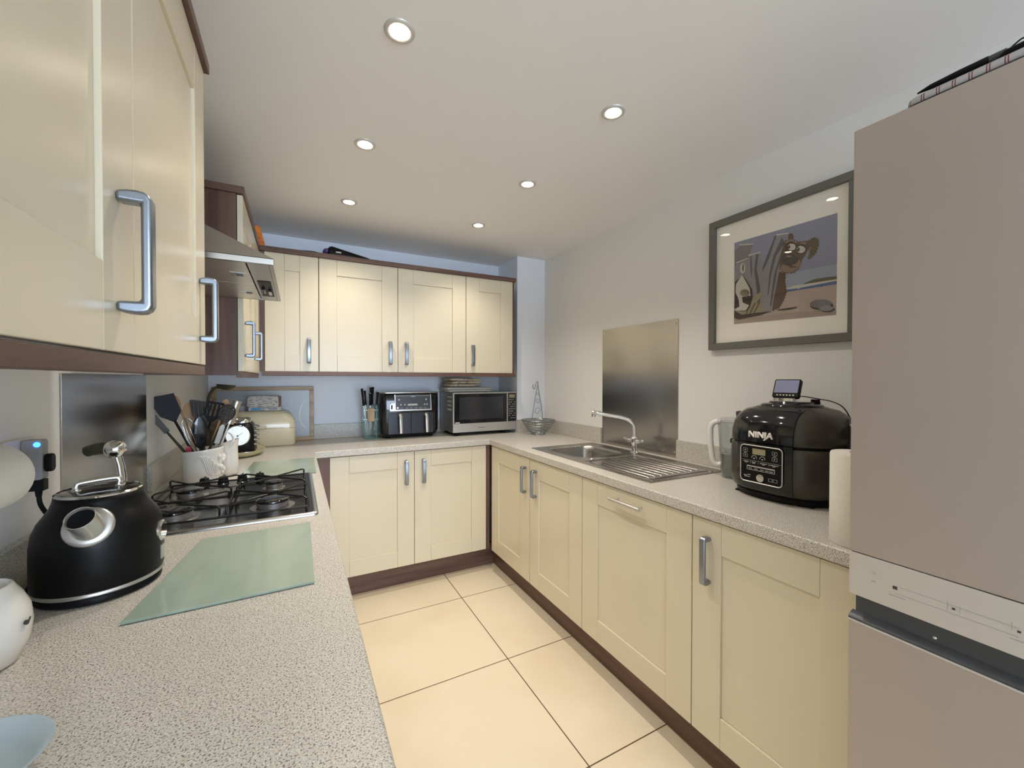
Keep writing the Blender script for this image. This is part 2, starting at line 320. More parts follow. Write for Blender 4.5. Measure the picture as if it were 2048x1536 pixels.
# ---------------------------------------------------------------- cabinets
def arc(cx, cy, r, a0, a1, k=6): return [(cx+r*math.cos(math.radians(a0+(a1-a0)*i/k)), cy+r*math.sin(math.radians(a0+(a1-a0)*i/k))) for i in range(k+1)]
def d_handle(parent, x, z0, z1, y=0.0, wd=.021, proj=.035, name='handle'):
    # half round vertical bar whose ends turn back to the door
    r = wd/2; mb = MB(); q = proj
    half = [(0, .003), (-.010, .0006), (-.020, .0), (-(q-.008), .0012), (-(q-.003), .0045), (-q, .011)]; inn = [(-(q-.0115), .0160), (0, .0155)]
    out = [(u, z0+v) for u, v in half]+[(u, z1-v) for u, v in reversed(half)]+[(u, z1-v) for u, v in reversed(inn)]+[(u, z0+v) for u, v in inn]
    mb.prism([(y+u, v) for u, v in out], 'YZ', x-r, x+r)
    return O(name, mb, 'handle', parent, bevel=.0042, seg=3, sharp=60)
def t_handle(parent, x0, x1, z, y=0.0, proj=.035):
    mb = MB().cyl((x0, y-proj, z), (x1, y-proj, z), .0078, n=20)
    for x in (x0+.02, x1-.02): mb.cyl((x, y, z), (x, y-proj, z), .0045, n=14)
    return O('handle', mb, 'silver', parent, bevel=.0006)
def door(root, x0, x1, z0, z1, st=.102, rl=.098, hx=None, hz=None, thandle=None):
    g = .0015; x0 += g; x1 -= g; mb = MB(); t = .019
    mb.box(x0, 0, z0, x0+st, t, z1).box(x1-st, 0, z0, x1, t, z1)
    mb.box(x0+st+.0004, .0003, z1-rl, x1-st-.0004, t, z1).box(x0+st+.0004, .0003, z0, x1-st-.0004, t, z0+rl)
    mb.box(x0+st, .0065, z0+rl, x1-st, t-.002, z1-rl)
    d = O('door', mb, 'cream', root, bevel=.0016, seg=2)
    if hx is not None: d_handle(d, hx, hz[0], hz[1])
    if thandle: t_handle(d, *thandle)
    return d
def carcass(root, x0, x1, z0, z1, depth, m='carc'):
    a, b_, c, d = x0+.001, x1-.001, z0+.002, z1-.002; t = .016   # sides, bottom, back and (wall units) top
    mb = MB().box(a, .021, c, a+t, depth, d).box(b_-t, .021, c, b_, depth, d).box(a+t, .021, c, b_-t, depth, c+t).box(a+t, depth-.008, c+t, b_-t, depth, d)
    if z1 > 1.2: mb.box(a+t, .021, d-t, b_-t, depth-.008, d)
    else: mb.box(a+t, .021, d-.02, b_-t, .037, d)
    return O('carcass', mb, m, root)
HB = (.660, .816)
# base run, back wall (front face at Y = 2.577 looking towards -Y)
b = thing('base_cabinet', 'cream shaker base cabinet with two doors under the back worktop', 'cabinet', (0, 2.577, 0))
carcass(b, .168, 1.156, .15, .871, .52); door(b, .168, .659, .15, .866, .104, .1, .606, HB); door(b, .659, 1.156, .15, .866, .106, .1, .716, HB)
# base run, right wall (front face at X = 1.1815 looking towards -X); local x = 2.54 - Y
RX = 1.1815
def right_cab(name, lab, cat, y1, y0):
    r = thing(name, lab, cat, (RX, y1, 0), -90); carcass(r, 0, y1-y0, .15, .871, .555); return r
b = right_cab('base_cabinet', 'cream sink base cabinet with two narrow doors below the sink bowl', 'cabinet', 2.545, 1.541)
door(b, 0, .514, .15, .866, .11, .1, .514-.042, HB); door(b, .517, 1.004, .15, .866, .10, .1, .517+.072, HB)
b = right_cab('integrated_dishwasher', 'cream panelled door with horizontal round bar handle, below the sink drainer', 'dishwasher', 1.540, .938)
door(b, 0, .602, .15, .866, .107, .1, thandle=(.225, .395, .826))
b = right_cab('base_cabinet', 'cream base cabinet with one door, next to the fridge freezer', 'cabinet', .937, .45)
door(b, 0, .487, .15, .866, .104, .1, .062, HB)
# base run, left wall, under the hob (front face at X = 0.079 looking towards +X)
for y0, y1, lab in ((1.97, 2.54, 'cream base cabinet left of the back corner under the left worktop'), (1.37, 1.97, 'cream base cabinet under the gas hob'), (.87, 1.37, 'cream base cabinet under the left worktop, nearer than the hob'), (.27, .87, 'cream base cabinet at the near end of the left worktop')):
    b = thing('base_cabinet', lab, 'cabinet', (.079, y0, 0), 90); carcass(b, 0, y1-y0, .15, .871, .555); door(b, 0, y1-y0, .15, .866, .102, .1, .06, HB)
# corner posts and plinths
tag(O('corner_post', MB().box(.0935, 2.5775, .15, .1675, 2.597, .871), 'wood'), 'dark walnut filler strip left of the back base cabinet', 'filler panel')
tag(O('corner_post', MB().box(1.157, 2.5775, .15, 1.1815, 2.597, .871), 'wood'), 'dark walnut corner post between the back and the right base cabinets', 'filler panel')
tag(O('plinth', MB().box(.0, 2.662, 0, 1.25, 2.68, .149), 'woodh', bevel=.001), 'dark walnut plinth under the back base cabinet', 'plinth')
tag(O('plinth', MB().box(1.2505, .45, 0, 1.2685, 2.68, .149), 'woodh', bevel=.001), 'dark walnut plinth under the right base cabinets', 'plinth')
tag(O('plinth', MB().box(-.018, -.58, 0, 0, 2.66, .149), 'woodh', bevel=.001), 'dark walnut plinth under the left base cabinets', 'plinth')

# wall cabinets, back wall (front face Y = 2.688)
UH = (1.412, 1.562); ZB, ZT = 1.3655, 2.038
for x0, x1, doors, lab in ((-.157, .1195, [(-.157, .1195, .067)], 'narrow cream wall cabinet in the back left corner'),
                           (.1205, 1.050, [(.1205, .582, .531), (.582, 1.050, .634)], 'wide cream two-door wall cabinet above the air fryer'),
                           (1.051, 1.419, [(1.051, 1.419, 1.098)], 'cream single-door wall cabinet above the microwave')):
    b = thing('wall_cabinet', lab, 'wall cabinet', (0, 2.688, 0)); carcass(b, x0, x1, ZB, ZT, .425)
    for a, c, h in doors: door(b, a, c, ZB, ZT, .0975, .094, h, UH)
tag(O('end_panel', MB().box(1.4195, 2.70, ZB-.002, 1.437, YB-.002, ZT), 'wood'), 'dark walnut end panel beside the back wall cabinets and the column', 'panel')
tag(O('filler_panel', MB().box(-.181, 2.6895, ZB, -.158, 2.705, ZT), 'wood'), 'dark walnut filler strip in the corner between the wall cabinets', 'filler panel')
tag(O('cornice', MB().box(-.181, 2.672, ZT+.001, 1.440, 2.74, ZT+.028), 'woodh', bevel=.002), 'walnut cornice along the top of the back wall cabinets', 'cornice')
tag(O('pelmet', MB().box(-.17, 2.680, ZB-.026, 1.440, 2.705, ZB-.0015), 'woodh', bevel=.002), 'walnut pelmet under the back wall cabinets', 'pelmet')
# wall cabinet beyond the hood, left wall (front face X = -0.181)
b = thing('wall_cabinet', 'cream two-door wall cabinet with walnut side, beyond the cooker hood', 'wall cabinet', (-.181, 1.90, 0), 90)
carcass(b, .016, .785, 1.352, 2.034, .299)
O('side_panel', MB().box(0, .021, 1.336, .015, .2985, 2.036), 'wood', b, label='dark walnut side panel')
door(b, .002, .43, 1.352, 2.034, .085, .094, .068, (1.408, 1.556)); door(b, .43, .785, 1.352, 2.034, .085, .094, .485, (1.412, 1.555))
O('cornice', MB().box(-.010, -.006, 2.0365, .785, .2985, 2.064), 'woodh', b, bevel=.002)
O('pelmet', MB().box(0, .004, 1.328, .785, .024, 1.3515), 'woodh', b, bevel=.002)
# near wall cabinet, left wall (front face X = -0.195)
b = thing('wall_cabinet', 'large near cream wall cabinet at the left edge with two big handles', 'wall cabinet', (-.195, .24, 0), 90)
L_ = 1.232-.24
carcass(b, 0, L_-.016, 1.356, 2.064, .285); O('side_panel', MB().box(L_-.015, .021, 1.356, L_, .285, 2.064), 'wood', b)
door(b, 0, .497, 1.356, 2.064, .100, .103, .440, (1.404, 1.558)); door(b, .497, L_, 1.356, 2.064, .100, .103, L_-.063, (1.406, 1.556))
O('cornice', MB().box(0, -.010, 2.0665, L_+.012, .285, 2.091), 'woodh', b, bevel=.002)
O('pelmet', MB().box(0, .002, 1.331, L_+.004, .022, 1.3535), 'woodh', b, bevel=.002)

# ---------------------------------------------------------------- downlights
def downlight():
    r = thing('downlight', '', 'ceiling light', (0, 0, ZC), 0, 'recessed ceiling downlights')
    O('bezel', MB().lathe([(.0415, 0), (.0405, -.0035), (.036, -.0055), (.0285, -.0045), (.0262, -.001), (.0262, .0005)], 36, cap0=False, cap1=False), 'nickel', r, sharp=60)
    O('lens', MB().lathe([(.0262, -.0002), (.020, -.0022), (.012, -.0016), (.004, -.0028)], 28), 'lamp', r)
    sd = bpy.data.lights.new('lamp', 'SPOT'); sd.energy = SPOT_W; sd.color = SPOT_COL; sd.spot_size = math.radians(118); sd.spot_blend = 1.0; sd.shadow_soft_size = .022
    s = bpy.data.objects.new('lamp', sd); COL.objects.link(s); s.parent = r; s.location = (0, 0, -.03)
    return r
dl = None
for x, y, lab in ((.253, 1.14, 'largest, nearest downlight in the left row on the ceiling'), (.250, 1.75, 'middle downlight in the left row, above the hob side of the floor'), (.254, 2.357, 'far downlight in the left row, nearest the back left wall cabinets'),
                  (.998, 1.13, 'nearest downlight in the right row on the ceiling'), (.996, 1.735, 'middle downlight in the right row on the ceiling'), (.995, 2.34, 'far downlight in the right row, nearest the column')):
    if dl is None: dl = downlight(); o = dl
    else: o = copy_tree(dl)
    o.location = (x, y, ZC); o['label'] = lab

# ---------------------------------------------------------------- cooker hood
h = thing('cooker_hood', 'stainless steel chimney cooker hood above the gas hob', 'cooker hood', (XL, 1.30, 0))
X1 = -.053-XL; L = .6; z0, z1 = 1.634, 1.650
def ringr(x0, y0, x1, y1, z): return [(x0, y0, z), (x1, y0, z), (x1, y1, z), (x0, y1, z)]
O('canopy', MB().loft([ringr(.001, 0, X1, L, z1+.0005), ringr(.001, .175, .185, .425, 1.800)]), 'steel', h)
O('chimney', MB().box(.001, .178, 1.799, .182, .422, ZC-.001), 'steel', h)
mb = MB(); mb.box(.001, 0, z0, X1, .012, z1).box(.001, L-.012, z0, X1, L, z1).box(X1-.012, .012, z0, X1, L-.012, z1).box(.001, .012, z0, .012, L-.012, z1)
O('rim', mb, 'steel', h, bevel=.0012)
O('control_strip', MB().box(X1-.064, .0125, z0+.001, X1-.0125, L-.0125, z0+.005), 'steel', h)
for y0, y1, lx in ((.0125, .298, .15), (.302, L-.0125, .15)):
    f = O('grease_filter', MB().box(.0125, y0, z0+.0005, X1-.068, y1, z0+.005), 'filter', h, bevel=.001)
    ym = (y0+y1)/2+.01; mb = MB().box(X1-.118, ym-.025, z0-.0012, X1-.078, ym+.025, z0+.0004); O('latch_plate', mb, 'silver', f, bevel=.0006)
    O('latch', MB().box(X1-.104, ym-.012, z0-.003, X1-.086, ym+.010, z0-.0013), 'dgrey', f)
sw = O('switch_panel', MB().box(X1-.056, .235, z0-.001, X1-.018, .50, z0+.0008), 'black', h, bevel=.0005)
for k in range(2): O('slider', MB().box(X1-.050+k*.018, .33+.03*k, z0-.009, X1-.040+k*.018, .40+.03*k, z0-.0011), 'gloss', sw, bevel=.001)

# ---------------------------------------------------------------- splashbacks
s = thing('splashback', 'brushed steel splashback on the left wall behind the hob', 'splashback', (XL, 1.318, W))
O('panel', MB().box(.0005, 0, .0005, .004, .602, .425), 'splash', s, bevel=.0006)
s = thing('splashback', 'tall brushed steel splashback on the right wall behind the sink tap', 'splashback', (XR, 1.487, W))
O('panel', MB().box(-.004, 0, .0005, -.0005, .595, .729), 'splash', s, bevel=.0006)
for y in (.018, .577):
    for z in (.03, .705): O('screw', MB().lathe([(.006, 0), (.005, .002), (.002, .0028)], 14), 'chrome', s, loc=(-.0041, y, z), rot=(0, -PI/2, 0))
# ---------------------------------------------------------------- sink and tap
s = thing('kitchen_sink', 'stainless steel inset sink with bowl and ribbed drainer', 'sink', (0, 0, W))
X0, X1, Y0, Y1 = 1.240, 1.700, 1.180, 2.108
mb = MB(); zt = .0035
mb.box(X0, SY1, .0006, X1, Y1, zt).box(X0, 1.645, .0006, X1, SY0, zt).box(X0, SY0, .0006, SX0, SY1, zt).box(SX1, SY0, .0006, X1, SY1, zt)
mb.box(X0, Y0, .0006, 1.272, 1.645, zt).box(1.625, Y0, .0006, X1, 1.645, zt).box(1.272, Y0, .0006, 1.625, 1.215, zt)
mb.box(1.2721, 1.2151, .0006, 1.6249, 1.6449, .0014)
O('deck', mb, 'sink', s, bevel=.0012)
mb = MB(); mb.tube(smooth_path([(1.2725, 1.215, zt), (1.2725, 1.56, zt), (1.30, 1.625, zt), (1.36, 1.643, zt), (1.54, 1.643, zt), (1.60, 1.625, zt), (1.6245, 1.56, zt), (1.6245, 1.215, zt), (1.6, 1.2155, zt), (1.3, 1.2155, zt)], 5, True), .0028, 8, True)
O('drainer_rim', mb, 'sink', s)
for k in range(9):
    x = 1.297+k*.038; yy = 1.605-.060*abs((k-4)/4)**3
    O('rib', MB().tube([(x, 1.24, .0012), (x, 1.248, .0028), (x, yy-.008, .0028), (x, yy, .0012)], [.001, .0066, .0066, .001], 14, flat=.8), 'sink', s)
rings = []
for ins, z, r in ((-.001, .0036, .001), (-.004, .0046, .060), (-.002, .0048, .073), (.004, .0042, .072), (.010, -.002, .068), (.016, -.030, .065), (.026, -.135, .06), (.048, -.155, .05), (.10, -.160, .03), (.135, -.162, .02)):
    rings.append([(x, y, z) for x, y in rrect(SX0+ins, SY0+ins, SX1-ins, SY1-ins, r, 6)])
O('bowl', MB().loft(rings, False, True), 'sink', s, sharp=60)
O('waste', MB().lathe([(.04, -.159), (.038, -.157), (.03, -.158), (.012, -.1605)], 24, ((SX0+SX1)/2, (SY0+SY1)/2, 0)), 'chrome', s)
O('overflow', MB().lathe([(.012, 0), (.010, .002), (.004, .001)], 16), 'chrome', s, loc=(1.345, 1.672, .0036))
t = thing('kitchen_tap', 'chrome mixer tap with long angled spout at the back of the sink', 'tap', (1.655, 1.690, W+.004))
O('body', MB().lathe([(.024, 0), (.024, .006), (.016, .012), (.015, .05), (.019, .056), (.019, .085), (.013, .092), (.012, .1)], 24), 'chrome', t)
P = smooth_path([(0, 0, .09), (0, 0, .125), (-.004, .006, .155), (-.022, .022, .182), (-.055, .052, .196), (-.10, .090, .206), (-.140, .128, .215)], 6)
O('spout', MB().tube(P, .0098, 14), 'chrome', t)
O('nozzle', MB().tube([(-.128, .117, .212), (-.135, .123, .2135), (-.165, .150, .219), (-.172, .157, .2195)], [.0125, .0145, .0145, .012], 16).cyl((-.163, .149, .217), (-.165, .150, .196), .011, n=14), 'chrome', t)
for s_ in (1, -1):
    O('lever', MB().cyl((0, s_*.014, .068), (0, s_*.042, .068), .0115, n=16).tube([(0, s_*.035, .068), (-.004, s_*.05, .071), (-.010, s_*.070, .078)], [.009, .0075, .0065], 12), 'chrome', t)

# ---------------------------------------------------------------- gas hob
h = thing('gas_hob', 'black and steel four-burner gas hob set in the left worktop', 'gas hob', (0, 0, W))
hx0, hx1, hy0, hy1 = -.437, .056, 1.372, 1.972
O('tray', MB().loft([[(x, y, .0006) for x, y in rrect(hx0, hy0, hx1, hy1, .012)], [(x, y, .006) for x, y in rrect(hx0, hy0, hx1, hy1, .012)], [(x, y, .0095) for x, y in rrect(hx0+.010, hy0+.010, hx1-.010, hy1-.010, .010)], [(x, y, .0065) for x, y in rrect(hx0+.022, hy0+.022, hx1-.022, hy1-.022, .008)]]), mat('hob_mirror_steel', (0.16, 0.145, 0.13), 0.16, 1.0), h, sharp=30)
BURN = [(-.318, 1.512, .046), (-.068, 1.512, .046), (-.325, 1.765, .038), (-.075, 1.765, .028)]
for x, y, r in BURN:
    b = O('burner', MB().lathe([(r*.92, .0068), (r*.92, .012), (r*1.0, .014), (r*1.0, .0235), (r*.9, .025)], 36, (x, y, 0)), 'alu', h)
    O('burner_ring', MB().lathe([(r*1.38, .0066), (r*1.36, .0080), (r*1.1, .0088), (r*.93, .0082)], 36, (x, y, 0), cap0=False, cap1=False), 'hobrim', b)
    O('burner_cap', MB().lathe([(r*.99, .0251), (r*1.02, .0265), (r*1.01, .0300), (r*.9, .0325), (r*.5, .0330)], 36, (x, y, 0)), 'gloss', b)
for k, x in enumerate((-.311, -.252, -.190, -.131)):
    O('knob', MB().lathe([(.0205, .0075), (.0205, .010)], 24, (x, 1.925, 0)), 'chrome', h)
    O('knob', MB().lathe([(.0185, .0101), (.0185, .014), (.014, .032), (.0125, .034)], 24, (x, 1.925, 0), sx=1.0).box(x-.003, 1.905, .034, x+.003, 1.945, .0365), 'black', h)
def support(y0, y1):
    mb = MB(); r = .0032; zb, zu = .022, .047; a, b_ = hx0+.035, hx1-.03
    mb.tube([(a, y0, zb), (b_, y0, zb), (b_, y1, zb), (a, y1, zb)], r, 8, True)
    for x, y, R in BURN:
        if y0 < y < y1:
            c0_, c1_ = (a, (a+b_)/2-.008) if x < (a+b_)/2 else ((a+b_)/2+.008, b_)
            for ex, ey in ((c0_, y0+.022), (c1_, y0+.022), (c0_, y1-.022), (c1_, y1-.022)):
                d = Vector((ex-x, ey-y, 0)); u = d.normalized(); p0 = Vector((x, y, zu))+u*.020
                q = Vector((ex, ey, zu)); mid = Vector((x, y, zu))+u*.055
                mb.tube([p0, mid, q-u*.010, q+Vector((0, 0, -.004)), Vector((ex, ey, zb))], r, 8)
                mb.tube([(ex, ey, zb), (ex, y0 if ey < y else y1, zb)], r*.9, 6)
    mb.tube([((a+b_)/2, y0, zb), ((a+b_)/2, y1, zb)], r, 8)
    for x in (a, b_):
        for y in (y0, y1): mb.cyl((x, y, .0075), (x, y, zb), r*1.2, n=10)
    return mb
O('pan_support', support(hy0+.03, 1.636), 'cast', h); O('pan_support', support(1.642, 1.893), 'cast', h)

mb = MB(); rr_ = lambda i, z: [(x, y, z) for x, y in rrect(hx0-.003+i, hy0-.003+i, hx1+.003-i, hy1+.003-i, .014)]
mb.loft([rr_(.0, .0008), rr_(.0005, .0065), rr_(.004, .0098), rr_(.010, .0100), rr_(.0125, .0092)], False, False)
O('steel_rim', mb, 'hobrim', h, sharp=60)
# ---------------------------------------------------------------- glass boards
def board(pts, lab):
    mb = MB(); mb.prism(pts, 'XY', W+.0012, W+.0060); o = O('glass_chopping_board', mb, 'gglass', bevel=.0008)
    tag(o, lab, 'chopping board')
board([(-.262, .905), (.031, .912), (.033, 1.296), (-.214, 1.285)], 'large green tinted glass board in the foreground beside the kettle')
board([(-.208, 1.990), (.076, 1.986), (.080, 2.352), (-.186, 2.362)], 'green tinted glass board just beyond the hob')

# ---------------------------------------------------------------- kettle
K = (-.345, 1.10)
k = thing('kettle', 'matt black retro kettle with chrome spout and lid, in the left foreground', 'kettle', (K[0], K[1], W))
O('power_base', MB().lathe([(.088, .0006), (.092, .004), (.092, .012), (.090, .0155)], 48), 'black', k)
O('chrome_band', MB().lathe([(.0935, .016), (.0955, .018), (.0955, .021), (.094, .0235)], 48), 'silver', k)
O('body', MB().lathe([(.0935, .0240), (.0955, .030), (.0960, .06), (.0955, .10), (.0925, .125), (.086, .142), (.077, .156), (.070, .168), (.066, .180), (.0645, .188), (.062, .1895)], 56), 'matt', k, sharp=60)
ld_ = O('lid', MB().lathe([(.0615, .190), (.0600, .193), (.040, .1965), (.01, .198)], 40), 'gloss', k, label='black lid with chrome rim')
O('lid_rim', MB().lathe([(.0640, .1897), (.0645, .1925), (.062, .1945), (.0600, .1932)], 40, cap0=False, cap1=False), 'chrome', ld_)
P = smooth_path([(-.030, -.016, .195), (-.030, -.016, .207), (-.023, -.013, .212), (.018, .004, .214), (.027, .007, .210), (.027, .007, .196)], 5)
O('lid_handle', MB().tube(P, .0035, 10, flat=1.4).lathe([(.008, .1965), (.007, .199)], 14, (-.030, -.016, 0)).lathe([(.008, .1965), (.007, .199)], 14, (.027, .007, 0)), 'chrome', ld_)
sd_ = Vector((.10, -.99, 0)).normalized(); c0 = Vector((.006, -.086, .118))
c0 = Vector((sd_.x*.082, sd_.y*.080, .142)); fx_ = (sd_+Vector((0, 0, .42))).normalized(); ax = (sd_+Vector((-.22, 0, .95))).normalized()
mb = MB(); mb.lathe_to([(.036, -.006), (.0355, .002), (.033, .005), (.024, .0055)], c0, fx_); mb.lathe_to([(.0255, -.008), (.0225, .012), (.0215, .036), (.0205, .0365), (.0190, .034), (.0185, .006)], c0, ax, cap1=False)
O('spout', mb, 'silver', k, sharp=50)
O('spout_mouth_shade', MB().lathe_to([(.0187, .0295), (.0187, .0300)], c0, ax), 'black', k)  # black disc across the mouth stands in for the darkness inside the spout
# dial on the right flank
dn = Vector((.985, -.06, 0)).normalized(); dc = dn*.0935+Vector((0, 0, .098))
O('dial', MB().tube([dc-dn*.003, dc+dn*.003, dc+dn*.006], [.021, .021, .018], 28), 'chrome', k)
O('badge', MB().box(-.008, -.001, -.014, .008, .0012, .014), 'silver', k, loc=tuple(dn*.0965+Vector((0, 0, .054))), rot=(0, 0, math.atan2(dn.x, -dn.y)))
# handle bracket, elbow and black grip, on the side away from the spout
mb = MB(); mb.tube([(.012, .064, .165), (.012, .073, .20), (.008, .078, .225), (.002, .078, .252)], [.015, .013, .0125, .012], 16, flat=.55)
mb.ball((.000, .074, .262), .0195, 20, 12)
O('handle_bracket', mb, 'chrome', k)
O('grip', MB().tube(smooth_path([(-.006, .076, .264), (-.020, .082, .264), (-.036, .088, .262), (-.052, .094, .257)], 5), [.011]*5+[.0125]*6+[.0115]*4+[.008], 14), 'olive', k, label='dark grip of the kettle handle')
cb = O('kettle_cable', MB().tube(smooth_path([(-.4535, 1.156, 1.094), (-.452, 1.158, 1.072), (-.444, 1.168, 1.045), (-.425, 1.182, 1.01), (-.40, 1.20, .95), (-.42, 1.215, .920), (-.440, 1.195, .926), (-.4575, 1.165, .926), (-.4585, 1.130, .918), (-.450, 1.104, .9145), (-.434, 1.096, .9145)], 5), .004, 8), 'black')
tag(cb, 'black power cable hanging from the wall socket behind the kettle', 'cable')
# socket and plug
s = thing('wall_socket', 'white double wall socket on the left wall behind the paper roll', 'wall socket', (XL, 1.120, 1.162))
O('face_plate', MB().box(.0005, -.073, -.043, .008, .073, .043), 'wplastic', s, bevel=.002)
s = thing('smart_plug', 'grey plug adapter with a blue light on the left wall socket', 'plug adapter', (XL+.0085, 1.157, 1.162))
O('body', MB().prism(rrect(.0, -.039, .0295, .040, .005), 'XZ', -.012, .012), 'greyp', s, bevel=.0015)
O('indicator', MB().lathe([(.0052, 0), (.0048, .0012), (.003, .0015)], 16), 'led', s, loc=(.0225, -.0122, .031), rot=(PI/2, 0, 0))
p = thing('power_plug', 'black plug pushed into the grey adapter behind the paper roll', 'plug', (XL+.0385, 1.158, 1.155))
O('body', MB().prism(rrect(-.011, -.018, .011, .018, .009), 'YZ', 0, .011), 'black', p, bevel=.003)
O('strain_relief', MB().box(-.022, -.010, -.054, .000, .008, -.0325).tube([(-.010, -.002, -.052), (-.010, -.002, -.066)], [.006, .0045], 12), 'black', p)
# paper roll on wall holder
r = thing('paper_towel_roll', 'white paper towel roll on a wall holder at the left edge', 'paper towel', (-.420, .935, 1.172), 0)
O('roll', MB().tube([(0, 0, 0), (0, -.004, 0), (0, -.22, 0)], [.046, .052, .052], 36), 'paper', r, bevel=.003)
O('bracket', MB().box(-.061, .001, -.008, .006, .004, .008).box(-.0615, -.225, -.012, -.058, .004, .012), 'wplastic', r)
O('loose_sheet', MB().loft([[(-.052+.006*math.sin(i), -.01-.2*j, .0-.012*i) for i in range(6)]+[(-.0535+.006*math.sin(i), -.01-.2*j, -.012*i) for i in range(5, -1, -1)] for j in (0, 1)]), 'paper', r)
# jar and dish in the foreground
j = thing('ceramic_pot', 'white rounded ceramic pot with small bees, cut off at the left edge', 'pot', (-.404, .862, W)); j.scale = (.962, .962, .962)
O('body', MB().lathe([(.040, .0006), (.045, .004), (.055, .03), (.0585, .055), (.056, .080), (.048, .100), (.041, .112), (.038, .118), (.0355, .119), (.034, .110), (.036, .095), (.03, .09)], 44, sx=.98), 'white', j, sharp=70)
def bee(th, z, s_):
    rr = .0602*(1-((z-.055)/.075)**2*.55); mb = MB()
    o = O('bee_decoration', MB().ball((0, 0, 0), .0042*s_, 10, 6, 1.6, .25, 1).ball((.004*s_, 0, .005*s_), .0032*s_, 8, 6, .7, .2, 1.5), 'printd', j, loc=(rr*math.cos(th), rr*math.sin(th), z), rot=(0, .5, th+PI/2))
bee(math.radians(-62), .030, 1.0); bee(math.radians(-12), .062, .9)
d = thing('spoon_rest', 'small pale blue glazed oval dish in the bottom left corner', 'dish', (-.315, .598, W), 15)
O('dish', MB().lathe([(.040, .0006), (.046, .002), (.070, .014), (.084, .029), (.0855, .0315), (.083, .0315), (.068, .016), (.048, .006), (.01, .005)], 44, sx=1.0, sy=.86), 'blueg', d, sharp=70)

# ---------------------------------------------------------------- utensil pots and utensils
PC = (-.338, 2.062)
p = thing('utensil_pot', 'white embossed oval ceramic pot full of utensils behind the hob', 'utensil pot', (PC[0], PC[1], W))
def lathe_top(prof, n=44, sx=1, sy=1, tilt=0.0):
    mb = MB(); rings = [[(r*sx*math.cos(2*PI*i/n), r*sy*math.sin(2*PI*i/n), z*(1+tilt*math.cos(2*PI*i/n))) for i in range(n)] for r, z in prof]
    return mb.loft(rings, True, True)
O('pot', lathe_top([(.064, .0006), (.066, .004), (.0665, .06), (.069, .118), (.0705, .126), (.0690, .128), (.066, .125), (.064, .06), (.060, .05)], sx=1, sy=.86, tilt=.05), 'white', p, sharp=70)
mb = MB()
for i in range(7):
    t0 = math.radians(-100+i*9); pts = []
    for q in range(9):
        t = t0+q*.075; z = .088-.004*i+.028*math.sin(q*.55+i*.5)-.004*q; pts.append((.0685*math.cos(t), .0685*.86*math.sin(t), z))
    mb.tube(pts, .0021, 6)
for i in range(9):
    t = math.radians(-38+i*8); c = (.0695*math.cos(t), .0695*.86*math.sin(t), .06+.035*math.sin(i*1.7)); mb.ball(c, .006+.002*(i % 3), 8, 6, 1, 1, 1.3)
O('embossed_pattern', mb, 'white', p)
j2 = thing('ceramic_jug', 'white ceramic jug with a curled rim, behind the utensil pot', 'jug', (-.262, 2.150, W))
O('body', lathe_top([(.036, .0006), (.038, .004), (.036, .05), (.034, .10), (.038, .135), (.0395, .139), (.037, .139), (.033, .10), (.03, .06)], 32, 1, 1, .10), 'white', j2, sharp=70)
O('curled_rim', MB().tube(smooth_path([(.010, -.034, .128), (.022, -.034, .150), (.016, -.030, .172), (.004, -.028, .182)], 5), [.007]*5+[.005]*5+[.0045]*5+[.004], 10), 'white', j2)
